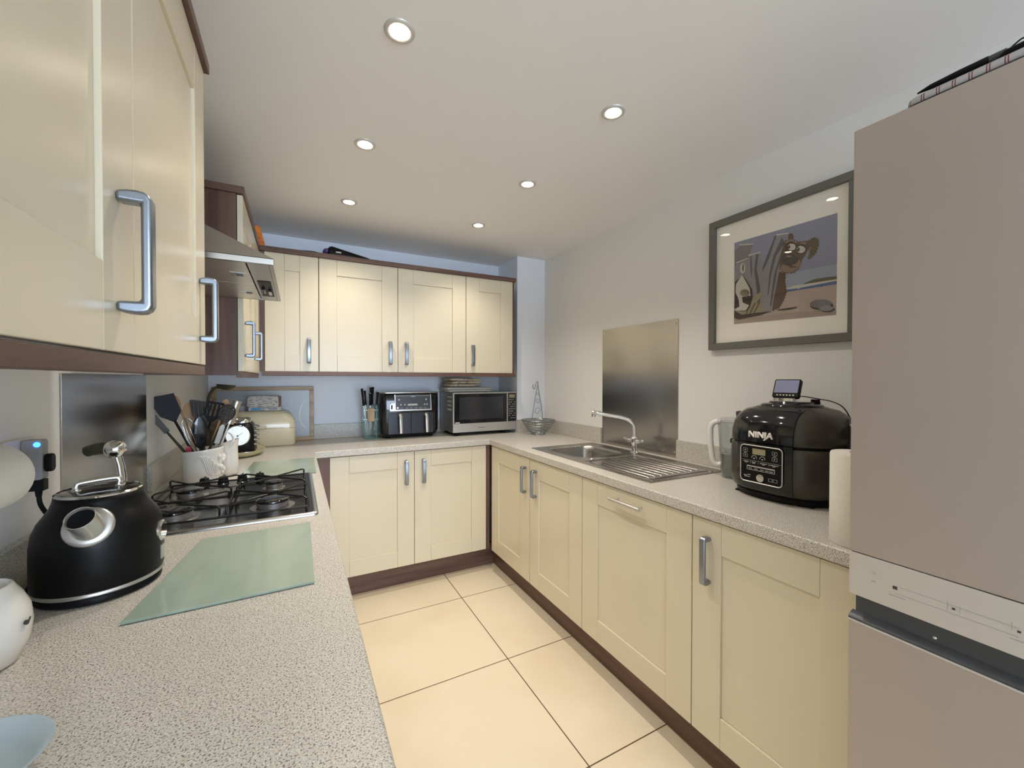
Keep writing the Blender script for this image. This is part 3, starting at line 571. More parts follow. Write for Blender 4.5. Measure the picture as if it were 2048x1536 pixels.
def utensil(name, lab, tip, m, head, base=None, hm=None, r=.0045, mk=None):
    base = Vector(base or (0, 0, .03)); tip = Vector(tip); t = thing(name, lab, 'utensil', (PC[0], PC[1], W), 0)
    ax = (tip-base).normalized(); L = (tip-base).length
    side = ax.cross(Vector((-.28, .96, 0))).normalized(); nrm = side.cross(ax)
    R = Matrix((side, nrm, ax)).transposed().to_4x4()
    h0 = L-head[1] if head else L
    o = O('shaft', MB().tube([(0, 0, 0), (0, 0, h0*.5), (0, 0, h0+.004)], [r, r*1.1, r], 10), m, t); o.matrix_local = Matrix.Translation(base) @ R
    if head:
        kind, hl, hw = head; mb = MB(); z0_, z1_ = h0, L; tk = .0016
        if kind == 'turner': mb.prism([(-.006, z0_), (.006, z0_), (hw*.42, z0_+hl*.3), (hw*.5, z1_-.004), (hw*.36, z1_), (-hw*.5, z1_-.012), (-hw*.42, z0_+hl*.25)], 'XZ', -tk, tk)
        elif kind == 'slot':
            n_ = 5; mb.prism([(-.006, z0_), (.006, z0_), (hw*.45, z0_+hl*.3), (-hw*.45, z0_+hl*.3)], 'XZ', -tk, tk)
            for i in range(n_): x = -hw*.45+hw*.9*(i/(n_-1)); mb.box(x-hw*.055, -tk, z0_+hl*.29, x+hw*.055, tk, z1_-.009)
            mb.prism([(-hw*.5, z1_-.010), (hw*.5, z1_-.010), (hw*.46, z1_), (-hw*.46, z1_)], 'XZ', -tk, tk)
        elif kind == 'spoon': mb.lathe([(.0015, -hl/2), (hw*.30, -hl*.42), (hw*.46, -hl*.2), (hw*.5, 0), (hw*.44, hl*.25), (hw*.25, hl*.44), (.002, hl/2)], 20, (0, 0, (z0_+z1_)/2), 1, .14)
        elif kind == 'skim':
            c = (z0_+z1_)/2; n_ = 4; hole = []
            mb.tube([(math.cos(2*PI*i/28)*hw*.43, 0, c+math.sin(2*PI*i/28)*hl*.43) for i in range(28)], hw*.075, 8, True, flat=.5)
            for i in range(-2, 3):
                q = i*hw*.165; e = math.sqrt(max(0, .42**2-(i*.165)**2)); mb.box(q-hw*.052, -tk, c-e*hl, q+hw*.052, tk, c+e*hl); mb.box(-e*hw, -tk*.9, c+i*hl*.165-hl*.050, e*hw, tk*.9, c+i*hl*.165+hl*.050)
        elif kind == 'ladle': mb.tube(smooth_path([(0, 0, z0_), (.001, 0, z0_+hl*.3), (-.003, 0, z1_-hl*.42), (-.018, 0, z1_-hl*.16), (-hw*.55, 0, z1_-hl*.12)], 5), .0062, 8); mb.lathe([(.002, -.006), (hw*.26, -.004), (hw*.44, .006), (hw*.5, .018), (hw*.47, .018), (hw*.38, .007), (hw*.15, .0)], 24, (-hw*.78, 0, z1_-hl*.17))
        elif kind == 'fork':
            mb.prism([(-.005, z0_), (.005, z0_), (hw*.5, z0_+hl*.45), (-hw*.5, z0_+hl*.45)], 'XZ', -tk, tk)
            for i in range(4): x = -hw*.42+hw*.28*i; mb.box(x-.0022, -tk, z0_+hl*.44, x+.0022, tk*4, z1_)
        elif kind == 'whisk':
            for i in range(6):
                a = PI*i/6; mb.tube([(math.cos(a)*hw*.5*math.sin(PI*q/12)**.8*(1 if q <= 12 else -1), math.sin(a)*hw*.5*math.sin(PI*q/12)**.8, z0_+hl*(1-math.cos(PI*q/12))/2) for q in range(13)], .001, 5)
                mb.tube([(-math.cos(a)*hw*.5*math.sin(PI*q/12)**.8, -math.sin(a)*hw*.5*math.sin(PI*q/12)**.8, z0_+hl*(1-math.cos(PI*q/12))/2) for q in range(13)], .001, 5)
        elif kind == 'tube': mb.tube([(0, 0, z0_), (0, 0, z1_-.004)], hw*.5, 20); mb.tube([(0, 0, z1_-.0039), (0, 0, z1_)], hw*.52, 20)
        elif kind == 'tongs': mb.prism([(-hw*.5, z0_), (hw*.5, z0_), (hw*.5, z1_-.01), (hw*.2, z1_), (-hw*.2, z1_), (-hw*.5, z1_-.01)], 'XZ', -.003, .003)
        ho = O('head', mb, hm or m, t, bevel=.0005); ho.matrix_local = Matrix.Translation(base) @ R
    return t
utensil('spatula', 'wide black turner leaning furthest left over the utensil pot', (-.128, -.03, .352), 'black', ('turner', .115, .080), (.0, .0, .04))
utensil('kitchen_tongs', 'slim black utensil handle sticking out lowest on the left of the pot', (-.158, -.02, .278), 'olive', ('tongs', .09, .020), (-.02, 0, .06))
utensil('slotted_turner', 'black slotted turner in the middle of the utensil pot', (.048, -.015, .318), 'black', ('slot', .085, .062), (-.02, .0, .05))
utensil('skimmer', 'dark grey skimmer with round holes at the right of the utensil pot', (.098, -.006, .308), 'nylon', ('skim', .082, .066), (-.01, .01, .05))
utensil('ladle', 'tall olive black soup ladle standing above the other utensils', (.022, .03, .392), 'olive', ('ladle', .10, .070), (-.01, .02, .05))
utensil('wooden_spoon', 'wooden spoon with an oval head at the back left of the utensil pot', (-.052, .035, .315), 'beech', ('spoon', .060, .046), (.0, .02, .05))
utensil('wooden_spoon', 'wooden spatula tip showing at the back right of the utensil pot', (.078, .035, .326), 'beech', ('spoon', .075, .034), (.0, .02, .05))
utensil('wooden_spoon', 'wooden spoon bowl low in front of the other utensils', (-.030, -.012, .248), 'beech', ('spoon', .085, .040), (.0, .0, .05))
utensil('wooden_spoon', 'wooden spoon end peeping out above the wide black turner', (-.095, .03, .345), 'beech', ('spoon', .05, .020), (.0, .02, .05))
utensil('pasta_server', 'dark pasta fork in the centre of the utensil pot', (-.006, -.02, .318), 'olive', ('fork', .10, .050), (.01, -.01, .05))
utensil('serving_spoon', 'dark green black serving spoon at the front of the utensil pot', (-.005, -.034, .262), 'gloss', ('spoon', .130, .056), (.0, -.02, .05))
utensil('whisk', 'steel balloon whisk among the utensils in the pot', (-.052, -.02, .255), 'silver', ('whisk', .13, .045), (.01, -.01, .05), hm='chrome')
utensil('peeler', 'steel peeler leaning right in the utensil pot', (.072, -.028, .225), 'chrome', ('tongs', .08, .018), (.02, -.02, .05), hm='silver')
utensil('utensil', 'red handled utensil low at the left rim of the pot', (-.040, -.036, .146), 'red', ('spoon', .03, .020), (-.036, -.026, .03))
utensil('fish_slice', 'brown black fish slice behind the slotted turner', (-.020, .01, .330), 'nylon', ('turner', .09, .050), (.0, .01, .05))
utensil('steel_grater', 'steel cylinder shaped grater with a black rim, right of the wooden spoons', (.116, .03, .318), 'silver', ('tube', .10, .034), (.03, .03, .05), hm='steel')
ART=[
 ('sky',[(-0.001,0.391),(0.396,0.384),(0.396,0.116),(0.0,0.129)]),
 ('haze',[(0.0,0.201),(0.396,0.19),(0.396,0.116),(0.0,0.129)]),
 ('sand',[(0.0,0.134),(0.221,0.118),(0.396,0.115),(0.395,-0.004),(0.0,0.009)]),
 ('sea',[(0.217,0.13),(0.396,0.129),(0.396,0.113),(0.217,0.117)]),
 ('hill',[(0.283,0.138),(0.322,0.148),(0.361,0.147),(0.396,0.143),(0.396,0.129),(0.335,0.131),(0.285,0.132)]),
 ('white',[(0.221,0.132),(0.246,0.137),(0.281,0.136),(0.335,0.134),(0.396,0.132),(0.396,0.126),(0.268,0.124),(0.221,0.127)]),
 ('white',[(0.265,0.131),(0.27,0.131),(0.27,0.12),(0.265,0.12)]),
 ('dark',[(0.346,0.117),(0.348,0.117),(0.348,0.111),(0.346,0.111)]),
 ('sandd',[(0.0,0.031),(0.195,0.031),(0.395,0.017),(0.395,-0.004),(0.0,0.009)]),
 ('wood2',[(0.024,0.373),(0.087,0.359),(0.071,0.317),(0.068,0.209),(0.005,0.222),(0.0,0.354),(0.022,0.365)]),
 ('wood',[(0.009,0.293),(0.064,0.3),(0.073,0.165),(0.091,0.037),(0.011,0.039),(0.001,0.223)]),
 ('wood2',[(0.009,0.293),(0.064,0.3),(0.064,0.294),(0.012,0.286)]),
 ('brown',[(0.193,0.208),(0.201,0.209),(0.206,0.201),(0.213,0.202),(0.217,0.196),(0.221,0.188),(0.217,0.183),(0.221,0.176),(0.216,0.171),(0.22,0.164),(0.216,0.159),(0.221,0.152),(0.218,0.147),(0.223,0.14),(0.219,0.135),(0.224,0.128),(0.221,0.123),(0.226,0.115),(0.22,0.111),(0.222,0.104),(0.216,0.1),(0.219,0.093),(0.213,0.089),(0.215,0.081),(0.208,0.079),(0.209,0.071),(0.203,0.07),(0.204,0.062),(0.197,0.06),(0.196,0.051),(0.189,0.054),(0.186,0.048),(0.179,0.051),(0.175,0.045),(0.169,0.046),(0.165,0.053),(0.17,0.057),(0.166,0.064),(0.171,0.069),(0.167,0.076),(0.172,0.08),(0.168,0.087),(0.174,0.091),(0.17,0.098),(0.175,0.102),(0.171,0.109),(0.177,0.113),(0.173,0.121),(0.178,0.125),(0.175,0.132),(0.18,0.136),(0.176,0.143),(0.181,0.147),(0.178,0.154),(0.183,0.158),(0.179,0.165),(0.185,0.169),(0.182,0.177),(0.188,0.18),(0.185,0.188),(0.191,0.191),(0.188,0.199),(0.193,0.203)]),
 ('wood',[(0.063,0.315),(0.118,0.315),(0.121,0.287),(0.127,0.155),(0.128,0.032),(0.078,0.034),(0.07,0.208)]),
 ('wood3',[(0.098,0.308),(0.109,0.309),(0.102,0.243),(0.117,0.157),(0.116,0.037),(0.105,0.039),(0.102,0.151),(0.091,0.237)]),
 ('wood3',[(0.073,0.308),(0.078,0.308),(0.083,0.247),(0.079,0.206),(0.074,0.249)]),
 ('wood',[(0.173,0.373),(0.23,0.361),(0.224,0.33),(0.21,0.272),(0.194,0.209),(0.175,0.105),(0.164,0.039),(0.124,0.036),(0.122,0.225),(0.146,0.289)]),
 ('wood3',[(0.175,0.367),(0.183,0.366),(0.154,0.278),(0.127,0.224),(0.126,0.245)]),
 ('wood3',[(0.204,0.352),(0.215,0.325),(0.182,0.279),(0.163,0.208),(0.152,0.118),(0.148,0.118),(0.155,0.21),(0.17,0.282)]),
 ('wood3',[(0.215,0.333),(0.223,0.33),(0.186,0.215),(0.164,0.067),(0.158,0.068),(0.175,0.205)]),
 ('white',[(0.181,0.372),(0.23,0.363),(0.23,0.359),(0.182,0.366)]),
 ('white',[(0.023,0.377),(0.087,0.361),(0.086,0.357),(0.024,0.371)]),
 ('white',[(0.009,0.297),(0.063,0.303),(0.063,0.299),(0.01,0.291)]),
 ('white',[(0.065,0.317),(0.118,0.316),(0.118,0.312),(0.066,0.311)]),
 ('brown',[(0.226,0.341),(0.23,0.359),(0.244,0.356),(0.249,0.334),(0.239,0.329)]),
 ('olive',[(0.301,0.302),(0.302,0.31),(0.31,0.307),(0.31,0.315),(0.317,0.312),(0.323,0.316),(0.328,0.308),(0.338,0.307),(0.333,0.303),(0.338,0.297),(0.334,0.292),(0.339,0.286),(0.334,0.282),(0.338,0.274),(0.331,0.272),(0.335,0.263),(0.328,0.261),(0.331,0.251),(0.323,0.252),(0.324,0.243),(0.317,0.244),(0.316,0.236),(0.309,0.24),(0.308,0.232),(0.302,0.233),(0.298,0.241),(0.305,0.243),(0.301,0.251),(0.307,0.253),(0.303,0.261),(0.309,0.264),(0.305,0.272),(0.311,0.275),(0.307,0.28),(0.309,0.287),(0.302,0.291),(0.304,0.298)]),
 ('tan',[(0.301,0.296),(0.309,0.299),(0.311,0.281),(0.305,0.263),(0.301,0.273)]),
 ('brown',[(0.216,0.332),(0.219,0.337),(0.227,0.334),(0.23,0.339),(0.237,0.337),(0.243,0.336),(0.246,0.328),(0.253,0.327),(0.256,0.32),(0.262,0.319),(0.266,0.312),(0.271,0.315),(0.276,0.31),(0.281,0.313),(0.286,0.308),(0.29,0.312),(0.296,0.307),(0.303,0.308),(0.303,0.3),(0.31,0.296),(0.311,0.289),(0.311,0.283),(0.306,0.282),(0.306,0.275),(0.3,0.274),(0.301,0.267),(0.295,0.266),(0.296,0.259),(0.29,0.258),(0.29,0.25),(0.284,0.248),(0.284,0.241),(0.278,0.239),(0.28,0.231),(0.275,0.229),(0.276,0.222),(0.271,0.219),(0.273,0.212),(0.268,0.209),(0.269,0.2),(0.262,0.202),(0.26,0.196),(0.254,0.197),(0.252,0.191),(0.246,0.192),(0.24,0.189),(0.234,0.195),(0.228,0.192),(0.222,0.197),(0.215,0.196),(0.212,0.203),(0.205,0.206),(0.203,0.213),(0.194,0.219),(0.198,0.224),(0.194,0.23),(0.198,0.235),(0.194,0.242),(0.198,0.247),(0.194,0.254),(0.198,0.259),(0.196,0.266),(0.201,0.269),(0.199,0.277),(0.204,0.28),(0.202,0.287),(0.207,0.29),(0.205,0.297),(0.21,0.3),(0.207,0.308),(0.212,0.311),(0.209,0.318),(0.214,0.322),(0.211,0.329)]),
 ('tan',[(0.205,0.237),(0.211,0.236),(0.216,0.23),(0.222,0.229),(0.227,0.224),(0.233,0.223),(0.239,0.217),(0.241,0.222),(0.247,0.223),(0.249,0.228),(0.255,0.229),(0.257,0.234),(0.263,0.234),(0.265,0.239),(0.27,0.24),(0.274,0.234),(0.273,0.227),(0.277,0.219),(0.272,0.217),(0.271,0.211),(0.266,0.209),(0.264,0.202),(0.259,0.202),(0.256,0.197),(0.25,0.197),(0.246,0.192),(0.24,0.196),(0.234,0.194),(0.228,0.198),(0.222,0.197),(0.217,0.201),(0.211,0.204),(0.208,0.21),(0.202,0.213),(0.2,0.219),(0.199,0.226),(0.204,0.231)]),
 ('dark',[(0.26,0.295),(0.259,0.289),(0.255,0.283),(0.25,0.28),(0.243,0.28),(0.236,0.282),(0.229,0.286),(0.223,0.292),(0.219,0.3),(0.218,0.308),(0.219,0.315),(0.223,0.32),(0.229,0.323),(0.235,0.323),(0.243,0.321),(0.25,0.317),(0.255,0.31),(0.259,0.303)]),
 ('dark',[(0.295,0.276),(0.293,0.269),(0.29,0.264),(0.284,0.261),(0.277,0.26),(0.27,0.262),(0.262,0.267),(0.257,0.273),(0.253,0.28),(0.251,0.288),(0.253,0.295),(0.256,0.3),(0.262,0.303),(0.269,0.303),(0.277,0.301),(0.284,0.297),(0.29,0.29),(0.293,0.283)]),
 ('white',[(0.256,0.295),(0.255,0.291),(0.253,0.287),(0.249,0.285),(0.244,0.285),(0.239,0.286),(0.234,0.289),(0.229,0.294),(0.227,0.299),(0.226,0.304),(0.227,0.309),(0.229,0.313),(0.233,0.315),(0.238,0.315),(0.244,0.313),(0.249,0.31),(0.253,0.306),(0.255,0.301)]),
 ('white',[(0.291,0.275),(0.29,0.271),(0.287,0.267),(0.283,0.265),(0.278,0.264),(0.272,0.266),(0.267,0.269),(0.262,0.274),(0.259,0.279),(0.258,0.285),(0.259,0.289),(0.262,0.293),(0.266,0.295),(0.272,0.296),(0.277,0.294),(0.282,0.291),(0.287,0.286),(0.29,0.281)]),
 ('dark',[(0.236,0.302),(0.235,0.297),(0.232,0.295),(0.229,0.296),(0.226,0.3),(0.225,0.306),(0.226,0.311),(0.228,0.313),(0.232,0.312),(0.235,0.308)]),
 ('dark',[(0.271,0.282),(0.27,0.276),(0.267,0.273),(0.263,0.274),(0.26,0.279),(0.259,0.285),(0.26,0.291),(0.263,0.293),(0.267,0.292),(0.27,0.288)]),
 ('white',[(0.23,0.308),(0.23,0.306),(0.229,0.306),(0.227,0.307),(0.227,0.309),(0.227,0.311),(0.229,0.311),(0.23,0.31)]),
 ('white',[(0.265,0.287),(0.265,0.285),(0.263,0.285),(0.262,0.286),(0.262,0.288),(0.262,0.29),(0.263,0.29),(0.265,0.289)]),
 ('tan',[(0.215,0.329),(0.237,0.334),(0.262,0.315),(0.259,0.309),(0.237,0.326),(0.221,0.321)]),
 ('tan',[(0.262,0.303),(0.28,0.309),(0.297,0.303),(0.29,0.295),(0.273,0.304)]),
 ('nose',[(0.267,0.241),(0.266,0.235),(0.263,0.231),(0.258,0.227),(0.251,0.225),(0.244,0.224),(0.235,0.225),(0.227,0.228),(0.219,0.233),(0.212,0.238),(0.207,0.245),(0.204,0.251),(0.202,0.258),(0.203,0.264),(0.207,0.269),(0.212,0.273),(0.219,0.275),(0.226,0.275),(0.235,0.273),(0.243,0.27),(0.251,0.266),(0.257,0.26),(0.262,0.254),(0.265,0.248)]),
 ('tan',[(0.241,0.261),(0.24,0.26),(0.236,0.259),(0.231,0.26),(0.225,0.262),(0.221,0.265),(0.219,0.267),(0.221,0.269),(0.225,0.269),(0.23,0.268),(0.236,0.266),(0.24,0.264)]),
 ('brown',[(0.26,0.213),(0.258,0.211),(0.253,0.211),(0.246,0.212),(0.238,0.214),(0.233,0.217),(0.231,0.22),(0.233,0.221),(0.238,0.221),(0.245,0.22),(0.253,0.218),(0.258,0.215)]),
 ('tanl',[(0.011,0.034),(0.011,0.073),(0.052,0.072),(0.086,0.121),(0.127,0.142),(0.125,0.118),(0.095,0.082),(0.128,0.101),(0.132,0.039),(0.082,0.034)]),
 ('olive',[(0.069,0.044),(0.094,0.095),(0.1,0.092),(0.076,0.041)]),
 ('olive',[(0.084,0.04),(0.115,0.095),(0.12,0.092),(0.091,0.039)]),
 ('olive',[(0.052,0.042),(0.069,0.082),(0.073,0.079),(0.057,0.04)]),
 ('dark',[(0.002,0.073),(0.038,0.048),(0.164,0.046),(0.124,0.035),(0.025,0.028),(0.002,0.038)]),
 ('dark',[(0.005,0.205),(0.039,0.23),(0.061,0.197),(0.083,0.155),(0.086,0.121),(0.075,0.077),(0.058,0.061),(0.011,0.069),(0.003,0.082)]),
 ('white',[(0.037,0.232),(0.055,0.199),(0.073,0.161),(0.077,0.127),(0.064,0.133),(0.038,0.129),(0.042,0.103),(0.071,0.086),(0.056,0.065),(0.011,0.07),(0.005,0.079),(0.027,0.088),(0.022,0.124),(0.008,0.156),(0.01,0.195)]),
 ('tanl',[(0.074,0.142),(0.073,0.137),(0.069,0.132),(0.064,0.129),(0.058,0.128),(0.051,0.128),(0.044,0.131),(0.037,0.134),(0.032,0.139),(0.029,0.145),(0.028,0.151),(0.029,0.156),(0.032,0.16),(0.037,0.163),(0.044,0.165),(0.051,0.164),(0.058,0.162),(0.064,0.158),(0.069,0.153),(0.072,0.148)]),
 ('dark',[(0.068,0.143),(0.066,0.139),(0.063,0.136),(0.058,0.134),(0.052,0.134),(0.046,0.136),(0.041,0.14),(0.037,0.144),(0.036,0.149),(0.037,0.153),(0.04,0.157),(0.046,0.158),(0.052,0.158),(0.058,0.156),(0.063,0.152),(0.066,0.148)]),
 ('tanl',[(0.064,0.143),(0.063,0.14),(0.06,0.137),(0.056,0.136),(0.051,0.136),(0.046,0.138),(0.042,0.14),(0.039,0.144),(0.038,0.148),(0.039,0.151),(0.042,0.154),(0.046,0.155),(0.051,0.155),(0.056,0.153),(0.06,0.15),(0.063,0.147)]),
 ('dark',[(0.059,0.144),(0.058,0.142),(0.055,0.141),(0.052,0.141),(0.048,0.142),(0.046,0.144),(0.045,0.147),(0.046,0.149),(0.048,0.151),(0.052,0.151),(0.055,0.149),(0.058,0.147)]),
 ('tanl',[(0.056,0.145),(0.055,0.143),(0.053,0.142),(0.05,0.143),(0.048,0.144),(0.047,0.146),(0.048,0.148),(0.05,0.148),(0.053,0.148),(0.055,0.146)]),
 ('white',[(0.052,0.259),(0.051,0.25),(0.048,0.243),(0.045,0.239),(0.04,0.238),(0.036,0.241),(0.032,0.247),(0.029,0.255),(0.029,0.264),(0.029,0.273),(0.032,0.28),(0.036,0.284),(0.04,0.285),(0.044,0.282),(0.048,0.276),(0.051,0.268)]),
 ('olive',[(0.046,0.262),(0.045,0.252),(0.043,0.246),(0.041,0.246),(0.039,0.253),(0.038,0.264),(0.039,0.275),(0.041,0.281),(0.043,0.28),(0.045,0.273)]),
 ('dark',[(0.188,0.048),(0.261,0.048),(0.265,0.044),(0.233,0.041),(0.195,0.043)]),
 ('dark',[(0.386,0.033),(0.384,0.028),(0.378,0.024),(0.368,0.021),(0.356,0.021),(0.343,0.023),(0.33,0.027),(0.32,0.032),(0.313,0.038),(0.31,0.045),(0.313,0.05),(0.319,0.054),(0.33,0.056),(0.342,0.056),(0.355,0.054),(0.368,0.05),(0.378,0.045),(0.384,0.039)]),
 ('wood2',[(0.381,0.04),(0.38,0.035),(0.376,0.032),(0.369,0.029),(0.361,0.028),(0.351,0.028),(0.341,0.029),(0.331,0.032),(0.322,0.036),(0.315,0.041),(0.31,0.046),(0.309,0.051),(0.31,0.056),(0.315,0.06),(0.322,0.062),(0.331,0.064),(0.34,0.063),(0.351,0.062),(0.361,0.059),(0.369,0.055),(0.376,0.05),(0.38,0.045)]),
 ('dark',[(0.391,0.018),(0.389,0.014),(0.386,0.012),(0.38,0.01),(0.372,0.01),(0.364,0.011),(0.357,0.013),(0.351,0.017),(0.347,0.021),(0.345,0.025),(0.347,0.028),(0.351,0.031),(0.357,0.032),(0.364,0.032),(0.372,0.031),(0.379,0.029),(0.385,0.026),(0.389,0.022)]),
 ('wood',[(0.388,0.022),(0.386,0.019),(0.383,0.016),(0.378,0.015),(0.372,0.014),(0.365,0.014),(0.358,0.016),(0.352,0.018),(0.347,0.022),(0.343,0.025),(0.342,0.029),(0.343,0.032),(0.346,0.034),(0.352,0.036),(0.358,0.037),(0.365,0.036),(0.372,0.034),(0.378,0.032),(0.383,0.029),(0.386,0.025)]),
]
# ---------------------------------------------------------------- toaster on its dish
t = thing('oval_dish', 'cream oval serving dish under the black retro toaster', 'dish', (-.268, 2.640, W))
O('dish', MB().lathe([(.078, .0006), (.086, .003), (.104, .016), (.114, .030), (.1155, .0325), (.113, .0325), (.102, .019), (.084, .008), (.01, .007)], 44, sx=1, sy=1.25), 'tray', t, sharp=70)
t = thing('retro_toaster', 'black retro toaster with a round lit white dial, beside the bread bin', 'toaster', (-.268, 2.640, W+.0085))
def rr3(w2, d2, r, z, oy=0): return [(x, y+oy, z) for x, y in rrect(-w2, -d2, w2, d2, r, 5)]
O('body', MB().loft([rr3(.066, .085, .03, .0), rr3(.071, .090, .032, .012), rr3(.072, .091, .034, .07), rr3(.069, .089, .034, .125), rr3(.060, .082, .032, .160), rr3(.050, .072, .028, .170)]), 'matt', t, sharp=60)
O('chrome_band', MB().loft([rr3(.0725, .0925, .034, .012), rr3(.0735, .0935, .034, .016), rr3(.0725, .0925, .034, .020)], False, False), 'chrome', t)
O('slot_rim', MB().loft([rr3(.048, .070, .030, .1702), rr3(.050, .072, .030, .184), rr3(.044, .066, .028, .190), rr3(.036, .058, .024, .186), rr3(.034, .056, .022, .1712)]), 'chrome', t, sharp=60)
dl_ = O('dial', MB().tube([(0, 0, 0), (0, 0, .006), (0, 0, .008)], [.0560, .0560, .053], 40), 'chrome', t, loc=(-.002, -.087, .108), rot=(PI/2+.10, 0, -.06))
O('dial_face', MB().tube([(0, 0, .0079), (0, 0, .0086)], .0515, 40), 'dial', dl_, label='lit white dial face')
mb = MB().tube([(0, 0, .0087), (0, 0, .0125)], .005, 14)
for i in range(12): a = PI*2*i/12; mb.box(.040*math.cos(a)-.0012, .040*math.sin(a)-.0012, .0087, .040*math.cos(a)+.0012, .040*math.sin(a)+.0012, .0090)
mb.prism([(-.0015, 0), (.0015, 0), (.022, .014), (.021, .016)], 'XY', .0087, .0095)
O('dial_pointer', mb, 'greyp', dl_)
for z, y in ((.150, -.045), (.128, -.062), (.105, -.07), (.082, -.070), (.058, -.068)):
    O('control_knob', MB().cyl((.068, y, z), (.084, y, z), .007, n=14).cyl((.084, y, z), (.092, y-.003, z+.001), .0045, n=12), 'chrome', t)

# ---------------------------------------------------------------- bread bin and papers on it
b = thing('bread_bin', 'cream enamel bread bin with domed lid in the back left corner', 'bread bin', (-.200, 2.985, W))
def dome(w2, z0, z1, d2, r, ins=0):
    return [(x, z) for x, z in [(-w2, z0), (w2, z0)]+arc(w2-r, z1-r, r, 0, 90, 8)+arc(-w2+r, z1-r, r, 90, 180, 8)]
O('body', MB().loft([rr3(.190, .080, .03, .0006), rr3(.194, .084, .034, .006), rr3(.196, .086, .036, .107)]), 'bin', b, bevel=.001, sharp=60)
rings = []
for i, (s_, z) in enumerate(((1, .1085), (1, .125), (.985, .150), (.955, .172), (.905, .192), (.84, .205), (.76, .213), (.70, .215))): rings.append(rr3(.196-(1-s_)*.30, .086-(1-s_)*.19, .036, z))
l_ = O('lid', MB().loft(rings), 'bin', b, sharp=60)
O('lid_handle', MB().tube([(-.035, -.087, .116), (-.033, -.100, .118), (.033, -.100, .118), (.035, -.087, .116)], .0035, 10, flat=1.8), 'bin', l_)
p = thing('paper_packet', 'blue and white packet lying flat on top of the bread bin', 'packet', (-.172, 2.985, W+.2155), 3)
mb = MB().box(-.088, -.05, 0, .088, .05, .024); O('packet', mb, 'newsp', p, bevel=.004)
O('blue_band', MB().box(-.072, -.0506, .003, -.022, -.0495, .020), 'bluep', p); O('blue_band', MB().box(.015, -.0506, .006, .066, -.0495, .018), 'navy', p)
p = thing('newspaper_bundle', 'printed white bundle stacked on the blue packet above the bread bin', 'newspaper', (-.178, 2.985, W+.2402), -4)
O('bundle', MB().loft([rr3(.082, .052, .012, .0), rr3(.086, .055, .012, .01), rr3(.085, .055, .012, .050), rr3(.078, .050, .012, .066)]), 'newsp', p, sharp=60)
O('card_edge', MB().box(.0865, -.05, .0, .0885, .05, .062), 'tanp', p)
c = thing('small_tin', 'small grey tin on the left of the bread bin lid', 'tin', (-.298, 2.985, W+.2110))
O('tin', MB().lathe([(.020, .0003), (.0215, .003), (.0215, .034), (.020, .037)], 24), 'greyp', c)
# framed print leaning on the back wall
f = thing('framed_print', 'golden wood framed pale print leaning on the back wall behind the bread bin', 'picture frame', (-.180, 3.090, W))
f.rotation_euler = (math.radians(-1.5), 0, 0)
mb = MB(); w2, h_ = .285, .362
mb.box(-w2, -.006, .001, w2, .008, .026).box(-w2, -.006, h_-.026, w2, .008, h_).box(-w2, -.006, .0262, -w2+.026, .008, h_-.0262).box(w2-.026, -.006, .0262, w2, .008, h_-.0262)
O('frame', mb, 'oakh', f, bevel=.002)
pr = O('print', MB().box(-w2+.026, .0, .026, w2-.026, .006, h_-.026), 'mirror', f)
mb = MB(); cx, cz, R_ = w2+.055, .175, .145
for i in range(14):
    a0, a1 = [math.radians(138+84*q/14) for q in (i, i+1)]
    P_ = [(cx+R*math.cos(a), cz+R*math.sin(a)) for a, R in ((a0, R_), (a1, R_), (a1, R_-.007), (a0, R_-.007))]
    if all(x < w2-.0262 for x, z in P_): mb.prism(P_, 'XZ', -.0009, -.0001)
O('pale_arc', mb, 'wplastic', pr)
# ---------------------------------------------------------------- knife block
k = thing('knife_block', 'glass sided knife block with a wooden front pad, left of the air fryer', 'knife block', (.452, 3.015, W))
for x in (-.036, .036):
    g = O('glass_side', MB().box(x-.004, -.082, .0006, x+.004, .082, .235), 'teal', k); O('glass_edge', MB().box(x-.0038, -.0835, .0006, x+.0038, -.0822, .235), 'tealedge', g)
O('wooden_pad', MB().prism(rrect(-.024, .120, .024, .212, .008), 'XZ', -.084, -.066), 'oak', k, bevel=.002)
for z in (.135, .198): O('steel_rod', MB().cyl((-.046, -.075, z), (.046, -.075, z), .0035, n=12), 'chrome', k)
O('base_plate', MB().box(-.0315, -.078, .0006, .0315, .078, .006), 'tealedge', k)
n = 0
for x, y, l, tl, lab in ((-.028, -.055, .12, -.20, 'leftmost black handled knife in the block'), (-.016, -.03, .105, -.14, 'second black handled knife from the left in the block'), (-.004, -.05, .085, .0, 'short front knife in the middle of the block'), (.004, .0, .125, .02, 'tall middle knife standing highest in the block'), (.014, .03, .13, .08, 'tall knife right of the highest one in the block'), (.026, -.045, .095, .15, 'rightmost black handled knife in the block')):
    kn = thing('kitchen_knife', lab, 'knife', (.452+x, 3.015+y, W+.04), 0, 'knives in the glass block'); kn.rotation_euler = (.10, tl*.5, 0)
    O('blade', MB().prism([(-.0008, .02), (.0008, .02), (.0008, .19), (-.0008, .19)], 'XZ', -.010, .010), 'chrome', kn)
    O('grip', MB().tube([(0, 0, .19), (0, -.002, .20), (0, 0, .19+l*.5), (0, .002, .19+l)], [.0065, .0075, .0065, .0085], 12), 'black', kn)
    O('bolster', MB().tube([(0, 0, .183), (0, 0, .192)], .0072, 12), 'chrome', kn); O('end_cap', MB().tube([(0, .002, .19+l), (0, .002, .193+l)], .0075, 12), 'chrome', kn)
